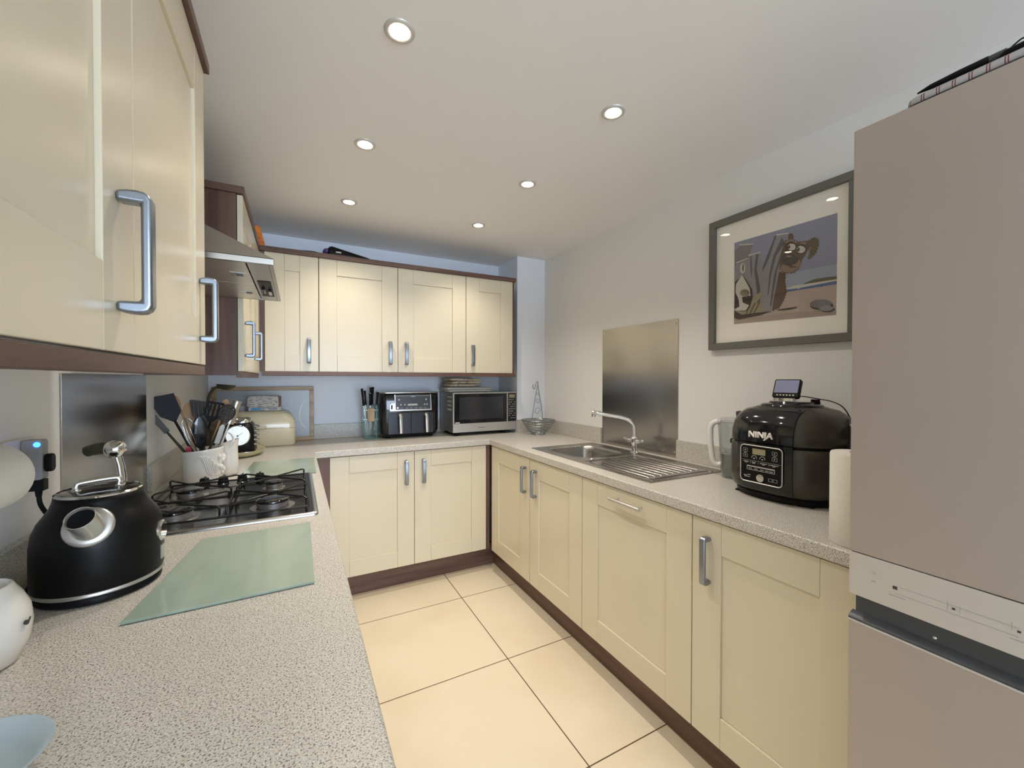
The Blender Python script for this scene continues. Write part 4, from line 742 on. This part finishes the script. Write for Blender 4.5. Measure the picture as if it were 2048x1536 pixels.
# ---------------------------------------------------------------- air fryer
a = thing('air_fryer', 'black dual drawer air fryer with silver handles, left of the microwave', 'air fryer', (.7145, 2.99, W))
def rb(w2, y0, y1, r, z): return [(x, y, z) for x, y in rrect(-w2, y0, w2, y1, r, 5)]
O('body', MB().loft([rb(.178, -.085, .095, .03, .012), rb(.192, -.098, .103, .036, .018), rb(.203, -.108, .106, .04, .05), rb(.205, -.110, .106, .04, .25), rb(.204, -.108, .106, .04, .308), rb(.200, -.104, .104, .038, .313)]), 'gloss', a, sharp=60)
O('top_trim', MB().loft([rb(.2055, -.1105, .1065, .04, .3135), rb(.206, -.111, .107, .04, .319), rb(.202, -.107, .104, .038, .3225)]), 'silver', a, sharp=50)
pn = O('control_panel', MB().prism([(-.107, .200), (.137, .200), (.135, .303), (-.110, .303)], 'XZ', -.1125, -.1085), 'dgrey', a)
mb = MB()
mb.prism([(-.147, .190), (.147, .190), (.146, .1995), (-.107, .1995), (-.113, .245), (-.135, .245), (-.147, .232)], 'XZ', -.1145, -.1105)
mb.prism([(.138, .200), (.1455, .200), (.141, .304), (.135, .304)], 'XZ', -.1145, -.1105).prism([(-.1075, .200), (-.1125, .245), (-.117, .304), (-.1105, .304)], 'XZ', -.1145, -.1105)
O('silver_trim', mb, 'silver', pn)
O('trim_slot', MB().prism(rrect(-.139, .203, -.129, .234, .004), 'XZ', -.1150, -.1146), 'gloss', pn)
mb = MB().prism(rrect(-.025, .2265, .045, .2385, .0055), 'XZ', -.1140, -.1126).box(-.104, -.1132, .2935, .128, -.1126, .2960)
for x in (-.072, -.045, .095, .112): mb.prism(rrect(x-.005, .228, x+.005, .238, .004), 'XZ', -.1132, -.1126)
for x in (-.085, .106): mb.prism(rrect(x-.006, .262, x+.006, .274, .005), 'XZ', -.1132, -.1126)
for x in (-.065, -.03, .0, .035, .067, .10): mb.box(x-.009, -.1132, .2085, x+.009, -.1126, .2105)
O('buttons', mb, 'print', pn)
text('lettering', 'NINJA', .012, (.012, -.1134, .2900), (PI/2, 0, 0), 'silver', pn)
O('power_button', MB().tube([(-.094, -.1126, .212), (-.094, -.1142, .212)], .0065, 16), 'silver', pn)
for x0, x1, hx in ((-.158, -.001, -.082), (.001, .158, .100)):
    dr = O('drawer', MB().prism(rrect(x0, .030, x1, .178, .004), 'XZ', -.1155, -.1085), 'navy', a, bevel=.002)
    O('handle', MB().tube([(hx, -.117, .160), (hx, -.142, .168), (hx+.001, -.150, .155), (hx+.003, -.150, .100), (hx+.005, -.150, .038)], [.014, .0135, .0135, .0135, .0125], 16, flat=.6), 'silver', dr, bevel=.001)
for x in (-.15, .15):
    for y in (-.07, .08): O('foot', MB().cyl((x, y, .0006), (x, y, .0125), .014), 'black', a)
# ---------------------------------------------------------------- microwave and towels
m_ = thing('microwave', 'silver microwave with dark glass door under the right wall cabinets', 'microwave', (1.247, 2.79, W))
zb_, zt_ = .020, .315
O('case', MB().box(-.254, .012, zb_+.004, .254, .298, zt_), 'mwside', m_, bevel=.003)
O('front_frame', MB().box(-.256, 0, zb_+.070, -.246, .0115, zt_).box(-.2459, 0, zt_-.010, .182, .0115, zt_).box(-.256, -.002, zb_+.006, .1818, .0115, zb_+.0695).box(.1765, 0, zb_+.070, .1818, .0115, zt_-.0105), 'mwsilver', m_, bevel=.0012)
O('panel_frame', MB().box(.1825, -.001, zb_+.006, .255, .0115, zb_+.0695).box(.1825, 0, zb_+.070, .186, .0115, zt_).box(.1861, 0, zt_-.008, .255, .0115, zt_), 'mwsilver', m_, bevel=.001)
dr = O('door_glass', MB().box(-.2455, .001, zb_+.0705, .176, .0112, zt_-.0106), 'gloss', m_)
O('window', MB().prism(rrect(-.208, zb_+.098, .145, zt_-.035, .006), 'XZ', .0002, .0009), mat('microwave_window_mesh', (0.035, 0.036, 0.04), 0.12, 0, 0.3), dr)
O('sticker', MB().box(-.240, .0002, zb_+.073, -.205, .0009, zb_+.080), 'print', dr)
cp = O('control_panel', MB().box(.1862, .001, zb_+.0705, .255, .0112, zt_-.0085), 'gloss', m_)
O('display', MB().box(.197, .0003, zt_-.045, .246, .0009, zt_-.020), 'lcdg', cp)
mb = MB()
for r_ in range(9):
    for c_ in range(4):
        if (r_+c_) % 5 != 3: mb.box(.195+c_*.0145, .0003, zt_-.062-r_*.0175, .204+c_*.0145, .0009, zt_-.058-r_*.0175)
O('keys', mb, 'print', cp)
text('lettering', 'Panasonic', .013, (-.035, -.0024, zb_+.037), (PI/2, 0, 0), 'printd', m_)
mb = MB()
for i in range(4): mb.box(-.2548, .035, zt_-.042-i*.030, -.2542, .13, zt_-.028-i*.030)
O('side_vents', mb, 'print', m_)
for x in (-.21, .16):
    for y in (.035, .26): O('foot', MB().cyl((x, y, .0006), (x, y, zb_+.0035), .013, .016), 'black', m_)
def towel(name, lab, x, y, z, w2, d2, h, layers, m, rz, seed):
    rnd = random.Random(seed); mb = MB(); zz = 0
    for i in range(layers):
        hh = h/layers; ww = w2*rnd.uniform(.9, 1.0); dd = d2*rnd.uniform(.9, 1.0); ox, oy = rnd.uniform(-.008, .008), rnd.uniform(-.006, .006); rings = []
        for q in range(9):
            a = PI*q/8-PI/2; ins = (1-math.cos(a))*hh*.9
            rings.append([(px_+ox+.003*math.sin(px_*60+i), py_+oy, zz+hh/2+math.sin(a)*hh*.46+.0035*math.sin(px_*38+seed+i*2)*min(1, i)) for px_, py_ in rrect(-ww+ins, -dd+ins, ww-ins, dd-ins, .02, 4)])
        mb.loft(rings); zz += hh
    o = O(name, mb, m, sharp=80); o.location = (x, y, z); o.rotation_euler = (0, 0, math.radians(rz)); return tag(o, lab, 'towel')
towel('folded_towel', 'pale folded towel lying directly on the microwave', 1.150, 2.935, W+.3158, .185, .12, .040, 2, 'cloth2', -1, 3)
towel('tea_towel', 'patterned brown and cream tea towel folded on top of the pale towel', 1.105, 2.93, W+.3570, .130, .10, .060, 3, 'cloth1', 4, 8)
# ---------------------------------------------------------------- wire fruit basket
f = thing('fruit_basket', 'empty silver wire fruit basket with banana hook in front of the column', 'fruit basket', (1.612, 2.640, W))
mb = MB(); R_ = lambda z: .052+.073*((z-.008)/.098)**.75 if z > .008 else .052
for z in (.004, .025, .045, .064, .082, .098, .106): mb.tube([(R_(z)*math.cos(2*PI*i/36), R_(z)*math.sin(2*PI*i/36), z) for i in range(36)], .0020 if z not in (.004, .106) else .0030, 6, True)
for i in range(10):
    a = 2*PI*i/10; mb.tube([(R_(z)*math.cos(a), R_(z)*math.sin(a), z) for z in (.004, .02, .045, .07, .09, .106)], .0018, 6)
O('bowl', mb, 'handle', f)
mb = MB(); b0 = Vector((.045, .075, .10))
top_ = smooth_path([(-.005, .085, .10), (.010, .08, .20), (.022, .07, .30), (.030, .055, .372), (.020, .045, .395), (.002, .04, .375), (-.006, .038, .345), (-.018, .036, .338), (-.026, .035, .352), (-.024, .035, .372)], 5)
mb.tube(top_, .0028, 8); mb.tube(smooth_path([(.085, .075, .10), (.078, .075, .18), (.058, .07, .27), (.034, .06, .365)], 5), .0028, 8)
def swirl(cx, cz, r, turns, a0): return [(cx+r*(1-.6*i/24)*math.cos(a0+turns*2*PI*i/24), .075, cz+r*(1-.6*i/24)*math.sin(a0+turns*2*PI*i/24)) for i in range(25)]
mb.tube(swirl(.040, .165, .030, 1.1, 0), .002, 6); mb.tube(swirl(.045, .245, .020, 1.1, 2), .002, 6); mb.tube(swirl(.042, .300, .013, -1.1, 1), .0018, 6)
O('banana_hook', mb, 'handle', f)
# ---------------------------------------------------------------- multi cooker (faces the aisle)
c = thing('multi_cooker', 'large glossy black and charcoal multi cooker on the right worktop', 'multi cooker', (1.572, .835, W), -90)
PWR = 2.7
def sup(r, z, n=56, sy=.92): return r, z
O('base', MB().lathe([(.150, .004), (.160, .006), (.163, .020), (.160, .024)], 56, sx=1, sy=.98, pw=2.4), 'black', c)
O('body', MB().lathe([(.158, .0245), (.168, .032), (.175, .055), (.177, .10), (.176, .150), (.174, .184), (.170, .187)], 72, sx=1, sy=.98, pw=PWR), 'cooker', c, sharp=60)
O('seam_band', MB().lathe([(.166, .1875), (.166, .1935)], 60, sx=1, sy=.98, pw=PWR), 'black', c)
ld_ = O('lid', MB().lathe([(.170, .194), (.174, .197), (.173, .225), (.166, .262), (.150, .290), (.128, .307), (.100, .315), (.098, .317)], 72, sx=1, sy=.98, pw=PWR), 'cooker', c, sharp=60)
O('lid_top', MB().lathe([(.097, .3165), (.096, .322), (.088, .327), (.070, .329), (.066, .335), (.020, .337)], 48), 'gloss', ld_, sharp=50)
O('steam_valve', MB().cyl((.055, .045, .325), (.055, .045, .343), .016, .013, n=20), 'black', ld_)
# front shields curved with the body
def shield(x0, x1, prof, off, thick, n=16):
    # patch of the superellipse front between two local x values
    mb = MB(); rings = []
    for sgn in (0, 1):
        for_z = []
        for r, z in prof:
            row = []
            for i in range(n+1):
                x = x0+(x1-x0)*i/n; q = min(.9999, abs(x)/r); y = -r*.98*(1-q**PWR)**(1/PWR)-off-(thick if sgn else 0); row.append((x, y, z))
            for_z.append(row)
        rings.append(for_z)
    m_, k_ = len(prof), n+1; vs = [p for s_ in rings for row in s_ for p in row]; fs = []
    for s_ in (0, 1):
        o_ = s_*m_*k_
        for a in range(m_-1):
            for b_ in range(n): fs.append((o_+a*k_+b_, o_+a*k_+b_+1, o_+(a+1)*k_+b_+1, o_+(a+1)*k_+b_))
    for a in range(m_-1):
        for e in (0, n): fs.append((a*k_+e, (a+1)*k_+e, m_*k_+(a+1)*k_+e, m_*k_+a*k_+e))
    for a in (0, m_-1):
        for b_ in range(n): fs.append((a*k_+b_, a*k_+b_+1, m_*k_+a*k_+b_+1, m_*k_+a*k_+b_))
    return mb.add(vs, fs)
O('lid_shield', shield(-.092, .092, [(.174, .1975), (.1735, .215), (.172, .232), (.167, .258), (.156, .282), (.140, .300), (.120, .3115)], .001, .005), 'gloss', ld_, sharp=50)
O('front_shield', shield(-.092, .092, [(.168, .034), (.175, .056), (.177, .10), (.176, .150), (.1745, .1935)], .001, .004), 'gloss', c, sharp=50)
yf = -.1795
def ring2(o_, i_): return o_, i_
pn = O('control_panel', MB().prism(rrect(-.070, .060, .070, .186, .013), 'XZ', yf-.0015, yf+.010), 'black', c)
O('panel_rim', MB().tube([(x, yf-.0012, z) for x, z in rrect(-.070, .060, .070, .186, .013)], .0018, 6, True), 'silver', pn)
mb = MB(); y0, y1 = yf-.0021, yf-.0016
def pb(x0, z0, x1, z1): mb.box(x0, y0, z0, x1, y1, z1)
def fr(x0, z0, x1, z1, t=.0006): pb(x0, z0, x1, z0+t); pb(x0, z1-t, x1, z1); pb(x0, z0, x0+t, z1); pb(x1-t, z0, x1, z1)
pb(-.065, .1335, .065, .1341)
for x in (-.053, .046):
    for z in (.149, .168): fr(x-.008, z-.006, x+.008, z+.006); pb(x-.002, z-.0015, x+.002, z+.0015)
    pb(x-.004, .1577, x+.004, .1592)
for i, x in enumerate((-.050, -.023, .010, .044)): pb(x-(.009, .007, .012, .014)[i], .1275, x+(.009, .007, .012, .014)[i], .1293); pb(x-.005, .1240, x+.005, .1255)
for x in (-.035, -.008, .027): pb(x, .1235, x+.0006, .131)
fr(-.047, .101, .047, .116, .0013); pb(-.045, .112, .045, .1155)
for x in (-.035, -.015, .005, .022, .036): pb(x-.006, .1055, x+.005, .1072)
fr(.027, .073, .040, .083); fr(.042, .073, .055, .083); pb(-.058, .079, -.046, .081); pb(-.044, .082, -.034, .084); pb(-.056, .075, -.036, .0765)
for cx in (-.022, .006):
    for i in range(8):
        a = PI*i/7; mb.box(cx+.0085*math.cos(a)-.0011, y0, .1435+.0085*math.sin(a)-.0011, cx+.0085*math.cos(a)+.0011, y1, .1435+.0085*math.sin(a)+.0011)
    pb(cx-.002, .140, cx+.002, .144)
O('panel_marks', mb, 'print', pn)
O('display', MB().box(-.028, y0, .156, .016, y1, .176), 'lcdg', pn)
O('dial_button', MB().tube([(.0, yf-.0016, .078), (.0, yf-.005, .078), (.0, yf-.006, .078)], [.0125, .0125, .010], 24), 'silver', pn)
text('lettering', 'NINJA', .030, (0, -.1835, .224), (PI/2, 0, 0), 'mount', ld_, ext=.0035)
# side handles and crisping lid hinge
for s_ in (-1, 1):
    mb = MB(); mb.prism(rrect(-.045, .158, .045, .180, .008), 'YZ', s_*.172, s_*.205)
    O('side_handle', mb, 'black', c, bevel=.004)
O('hinge_housing', MB().prism([(.02, .02), (.13, .02), (.13, .28), (.09, .30), (.03, .27), (.0, .2)], 'YZ', .150, .186), 'dgrey', c, bevel=.010, seg=4)
O('crisping_arm', MB().prism([(.045, .215), (.12, .205), (.115, .262), (.05, .272)], 'YZ', .187, .250), 'gloss', c, bevel=.008, seg=4)
O('condensate_cup', MB().prism(rrect(.04, .02, .09, .075, .01), 'YZ', .187, .215), 'black', c, bevel=.003)
for x, y in ((-.105, -.10), (.105, -.10), (-.105, .10), (.105, .10)): O('foot', MB().prism([(x-.025, y-.02), (x+.025, y-.02), (x+.02, y+.02), (x-.02, y+.02)], 'XY', .0006, .0060), 'black', c)
# display clock on the lid
d = thing('smart_display', 'small black display clock standing on the multi cooker lid', 'display', (1.530, .835, W+.3378), -82)
O('stand', MB().loft([rr3(.036, .020, .010, .0), rr3(.034, .018, .010, .010)]), 'chrome', d)
th = math.radians(24); cs, sn = math.cos(th), math.sin(th)
def tilt(mb): mb.v = [(x, y*cs+z*sn, -y*sn+z*cs+.012) for x, y, z in mb.v]; return mb
O('case', tilt(MB().prism(rrect(-.042, .0, .042, .070, .006), 'XZ', -.002, .016)), 'black', d, bevel=.003)
O('screen', tilt(MB().prism(rrect(-.037, .017, .037, .065, .002), 'XZ', -.0029, -.0022)), 'lcd', d)
mb = MB()
for i in range(6): mb.box(-.027+i*.010, -.0028, .006, -.022+i*.010, -.0022, .010)
O('buttons', tilt(mb), 'print', d)
tag(O('display_cable', MB().tube(smooth_path([(1.548, .822, 1.257), (1.566, .80, 1.264), (1.600, .765, 1.256), (1.635, .735, 1.246), (1.668, .715, 1.222), (1.700, .70, 1.16), (1.735, .68, 1.06)], 6), .0018, 6), 'black'), 'thin black cable running from the small display over the cooker lid', 'cable')
# ---------------------------------------------------------------- filter jug left of the cooker
j = thing('filter_jug', 'clear water jug with white handle, left of the multi cooker', 'jug', (1.640, 1.073, W), -62)
def jr(w2, d2, r, z): return [(x, y, z) for x, y in rrect(-w2, -d2, w2, d2, r, 5)]
O('jug_body', MB().loft([jr(.062, .044, .03, .0008), jr(.068, .048, .034, .010), jr(.074, .050, .034, .12), jr(.080, .053, .034, .235), jr(.078, .051, .034, .235), jr(.072, .048, .032, .12), jr(.064, .044, .03, .013), jr(.055, .038, .028, .006)], False, False), 'jug', j, sharp=60)
O('filter_funnel', MB().loft([jr(.050, .036, .024, .105), jr(.068, .045, .03, .130), jr(.074, .0475, .03, .232)]), 'jug', j, sharp=60)
O('jug_base', MB().loft([jr(.0615, .0435, .03, .0135), jr(.066, .046, .032, .100)]), thin_glass('grey_water', (0.45, 0.53, 0.52), 0.05, 1.2, 0.08), j)
O('jug_lid', MB().loft([jr(.081, .054, .034, .2355), jr(.081, .054, .034, .243), jr(.070, .045, .03, .250)]), 'jug', j)
O('lid_tab', MB().prism([(-.012, .250), (.010, .250), (.004, .283), (-.014, .279)], 'XZ', -.008, .008), 'dgrey', j, bevel=.002)
P = smooth_path([(-.070, -.0, .232), (-.096, -.0, .228), (-.110, -.0, .200), (-.108, -.0, .120), (-.100, -.0, .065), (-.084, -.0, .048), (-.066, -.0, .052)], 5)
O('jug_handle', MB().tube(P, .0115, 14), 'wplastic', j)
# ---------------------------------------------------------------- kitchen roll next to the fridge
r = thing('kitchen_roll', 'upright white kitchen roll standing beside the fridge', 'kitchen roll', (1.250, .502, W))
mb = MB().lathe([(.0585, .0006), (.060, .003), (.060, .224), (.058, .229), (.022, .2295)], 40); O('roll', mb, 'paper', r, sharp=50)
O('core', MB().lathe([(.0215, .2296), (.020, .2300)], 20), 'tanp', r)
g = thing('storage_canister', 'grey canister just visible behind the kitchen roll by the fridge', 'canister', (1.600, .498, W))
O('body', MB().lathe([(.050, .0006), (.052, .004), (.052, .24), (.050, .245)], 32), 'greyp', g); O('lid', MB().lathe([(.053, .2455), (.053, .268), (.050, .272)], 32), 'wplastic', g)
# ---------------------------------------------------------------- fridge freezer
FX, FY = 1.05, .44
f = thing('fridge_freezer', 'tall champagne silver fridge freezer at the right edge', 'fridge freezer', (FX, FY, 0), -90)
FW = .60; zs, zp0, zh = .957, .866, .821
O('cabinet', MB().box(.004, .062, .012, FW-.004, .69, 1.846), 'fridge', f, bevel=.003)
O('upper_door', MB().prism(rrect(.0, .0, FW, .058, .006, 4), 'XY', zs+.001, 1.849), 'fridge', f, bevel=.0012)
pnl = O('control_fascia', MB().prism(rrect(.0, .0, FW, .058, .005, 4), 'XY', zp0, zs-.001), 'fridge_panel', f, bevel=.001)
rc = O('handle_recess', MB().box(.006, .020, zh-.001, FW-.006, .058, zp0-.0005), 'dgrey', f)
O('grip_lip', MB().prism([(.002, zh-.012), (.0205, zh-.012), (.0205, zh+.004), (.014, zh+.002), (.005, zh-.002), (.001, zh-.006)], 'YZ', .0, FW), 'dgrey', f, bevel=.001)
O('lower_door', MB().prism(rrect(.0, .0, FW, .058, .006, 4), 'XY', .062, zh-.0130), 'fridge', f, bevel=.0012)
O('lip_edge', MB().box(.0, -.0005, zh-.0129, FW, .003, zh-.0095), 'fridge_panel', f)
mb = MB(); zc = .913
def q(x0, z0, x1, z1): mb.box(x0, -.0006, z0, x1, -.0001, z1)
for x, w_ in ((.078, .007), (.160, .004), (.236, .004)): q(x-w_/2, zc-.006, x+w_/2, zc-.006+w_*.9)
O('indicators', mb, 'printd', pnl)
mb = MB(); q(.085, zc+.001, .236, zc+.0014); q(.078, zc-.0135, .236, zc-.0131); q(.152, zc-.010, .1524, zc+.006); q(.168, zc-.010, .1684, zc+.004); q(.228, zc-.006, .2284, zc+.008); q(.244, zc-.006, .2444, zc+.008)
q(.068, zc-.020, .094, zc-.0190); q(.226, zc-.020, .258, zc-.0190)
for i in range(3): q(.040+i*.0025, zc+.010+i*.003, .048-i*.001, zc+.0110+i*.003)
q(.041, zc-.006, .047, zc-.004); q(.300, zc+.004, .322, zc+.0045); q(.300, zc-.010, .322, zc-.0095); q(.303, zc-.004, .319, zc-.0010)
O('panel_marks', mb, 'greyp', pnl)
O('screw', MB().lathe([(.003, 0), (.002, .001)], 12), 'chrome', rc, loc=(.13, .0198, zh+.012), rot=(PI/2, 0, 0))
for x in (.05, .55): O('foot', MB().cyl((x, .10, .0005), (x, .10, .0125), .02), 'black', f)
# things on the fridge
s = thing('striped_bag', 'flat bag with red and white stripes lying on the fridge', 'bag', (FX, FY, 1.8497))
O('bag_body', MB().loft([[(x, y, z) for x, y in rrect(.012+i_, -.43+i_, .24-i_, -.078-i_, .02, 5)] for z, i_ in ((.0065, .003), (.010, .0), (.020, .001), (.026, .010))]), 'stripe', s, sharp=60)
O('dark_base', MB().loft([[(x, y, z) for x, y in rrect(.010, -.43, .24, -.076, .02, 5)] for z in (.0, .0060)]), 'navy', s)
s2 = thing('folding_umbrella', 'black slim folded umbrella with a loop lying on the striped bag', 'umbrella', (FX, FY, 1.8764))
O('canopy_roll', MB().tube([(.022, -.094, .003), (.026, -.112, .0065), (.030, -.150, .009), (.034, -.185, .0105)], [.0015, .0055, .0075, .0085], 14, flat=.8), 'black', s2)
O('grip', MB().tube([(.034, -.1855, .0105), (.035, -.206, .012)], [.0065, .0060], 14), 'dgrey', s2)
O('wrist_loop', MB().tube(smooth_path([(.035, -.206, .013), (.035, -.214, .018), (.036, -.222, .0225), (.036, -.230, .019), (.036, -.231, .010), (.035, -.224, .004), (.035, -.210, .008)], 5), .0013, 8), 'black', s2)
s3 = thing('glasses_case', 'black case behind the umbrella loop on the striped bag', 'case', (FX, FY, 1.8764))
O('case', MB().tube([(.030, -.196, .0025), (.030, -.205, .0065), (.032, -.300, .0085), (.033, -.312, .0085)], [.002, .0062, .0085, .005], 16), 'black', s3)
# ---------------------------------------------------------------- framed picture
f = thing('framed_picture', 'large grey framed cartoon of a shaggy dog behind beach posts', 'picture', (XR, 1.293, 1.461), -90)
PW, PH, bd = .585, .598, .030; y0, y1 = -.029, -.001
mb = MB().box(0, y0, 0, PW, y1, bd).box(0, y0, PH-bd, PW, y1, PH).box(0, y0, bd+.0003, bd, y1, PH-bd-.0003).box(PW-bd, y0, bd+.0003, PW, y1, PH-bd-.0003)
O('frame', mb, 'frameg', f, bevel=.0012)
O('mount', MB().box(bd, -.012, bd, PW-bd, -.008, PH-bd), 'mount', f)
O('glass', MB().add([(bd-.001, -.0200, bd-.001), (PW-bd+.001, -.02, bd-.001), (PW-bd+.001, -.02, PH-bd+.001), (bd-.001, -.02, PH-bd+.001)], [(0, 1, 2, 3)]), 'picglass', f)
names = sorted({a for a, _ in ART}); mb = MB(); y = -.0124
ox, oz, sx, sz = 1.293-1.175, 1.5635-1.461, .397/.396, .374/.391
for i, (a, poly) in enumerate(ART):
    mb.k = names.index(a); d_ = y-i*.00005
    mb.prism([(ox+u*sx, oz+v*sz) for u, v in poly], 'XZ', d_, d_-.00004)
O('print', mb, ['a_'+n_ for n_ in names], f)
# ---------------------------------------------------------------- things on the back wall cabinets
TZ = ZT+.0282
tag(O('cable', MB().tube(smooth_path([(-.02, 2.715, TZ+.003), (.04, 2.712, TZ+.009), (.09, 2.708, TZ+.010), (.118, 2.706, TZ+.007), (.135, 2.705, TZ+.0045)], 5), .003, 8), 'black'), 'short black cable on the cornice of the back wall cabinets', 'cable')
b = thing('black_bag', 'black and purple bag lying on top of the back wall cabinets', 'bag', (.275, 2.735, TZ))
O('bag_body', MB().loft([[(x, y, z*(1-.80*max(0, (x+.08)/.22))) for x, y in rrect(-.11+i_, -.045+i_, .145-i_, .05-i_, .02, 5)] for z, i_ in ((.0003, .004), (.016, .0), (.040, .004), (.056, .016))]), 'black', b, sharp=60)
O('purple_end', MB().ball((-.108, 0, .0235), .023, 14, 8, 1.0, 1.7, 1), 'purple', b)
O('label', MB().box(-.060, -.047, .016, -.030, -.0455, .024), 'print', b)
o_ = thing('orange_container', 'bright orange plastic container in the corner on top of the wall cabinets', 'container', (-.180, 2.715, TZ))
O('body', MB().prism([(-.030, .0005), (.030, .0005), (.018, .050), (.004, .112), (-.020, .118), (-.040, .060)], 'XZ', -.010, .030), 'orange', o_, bevel=.005)
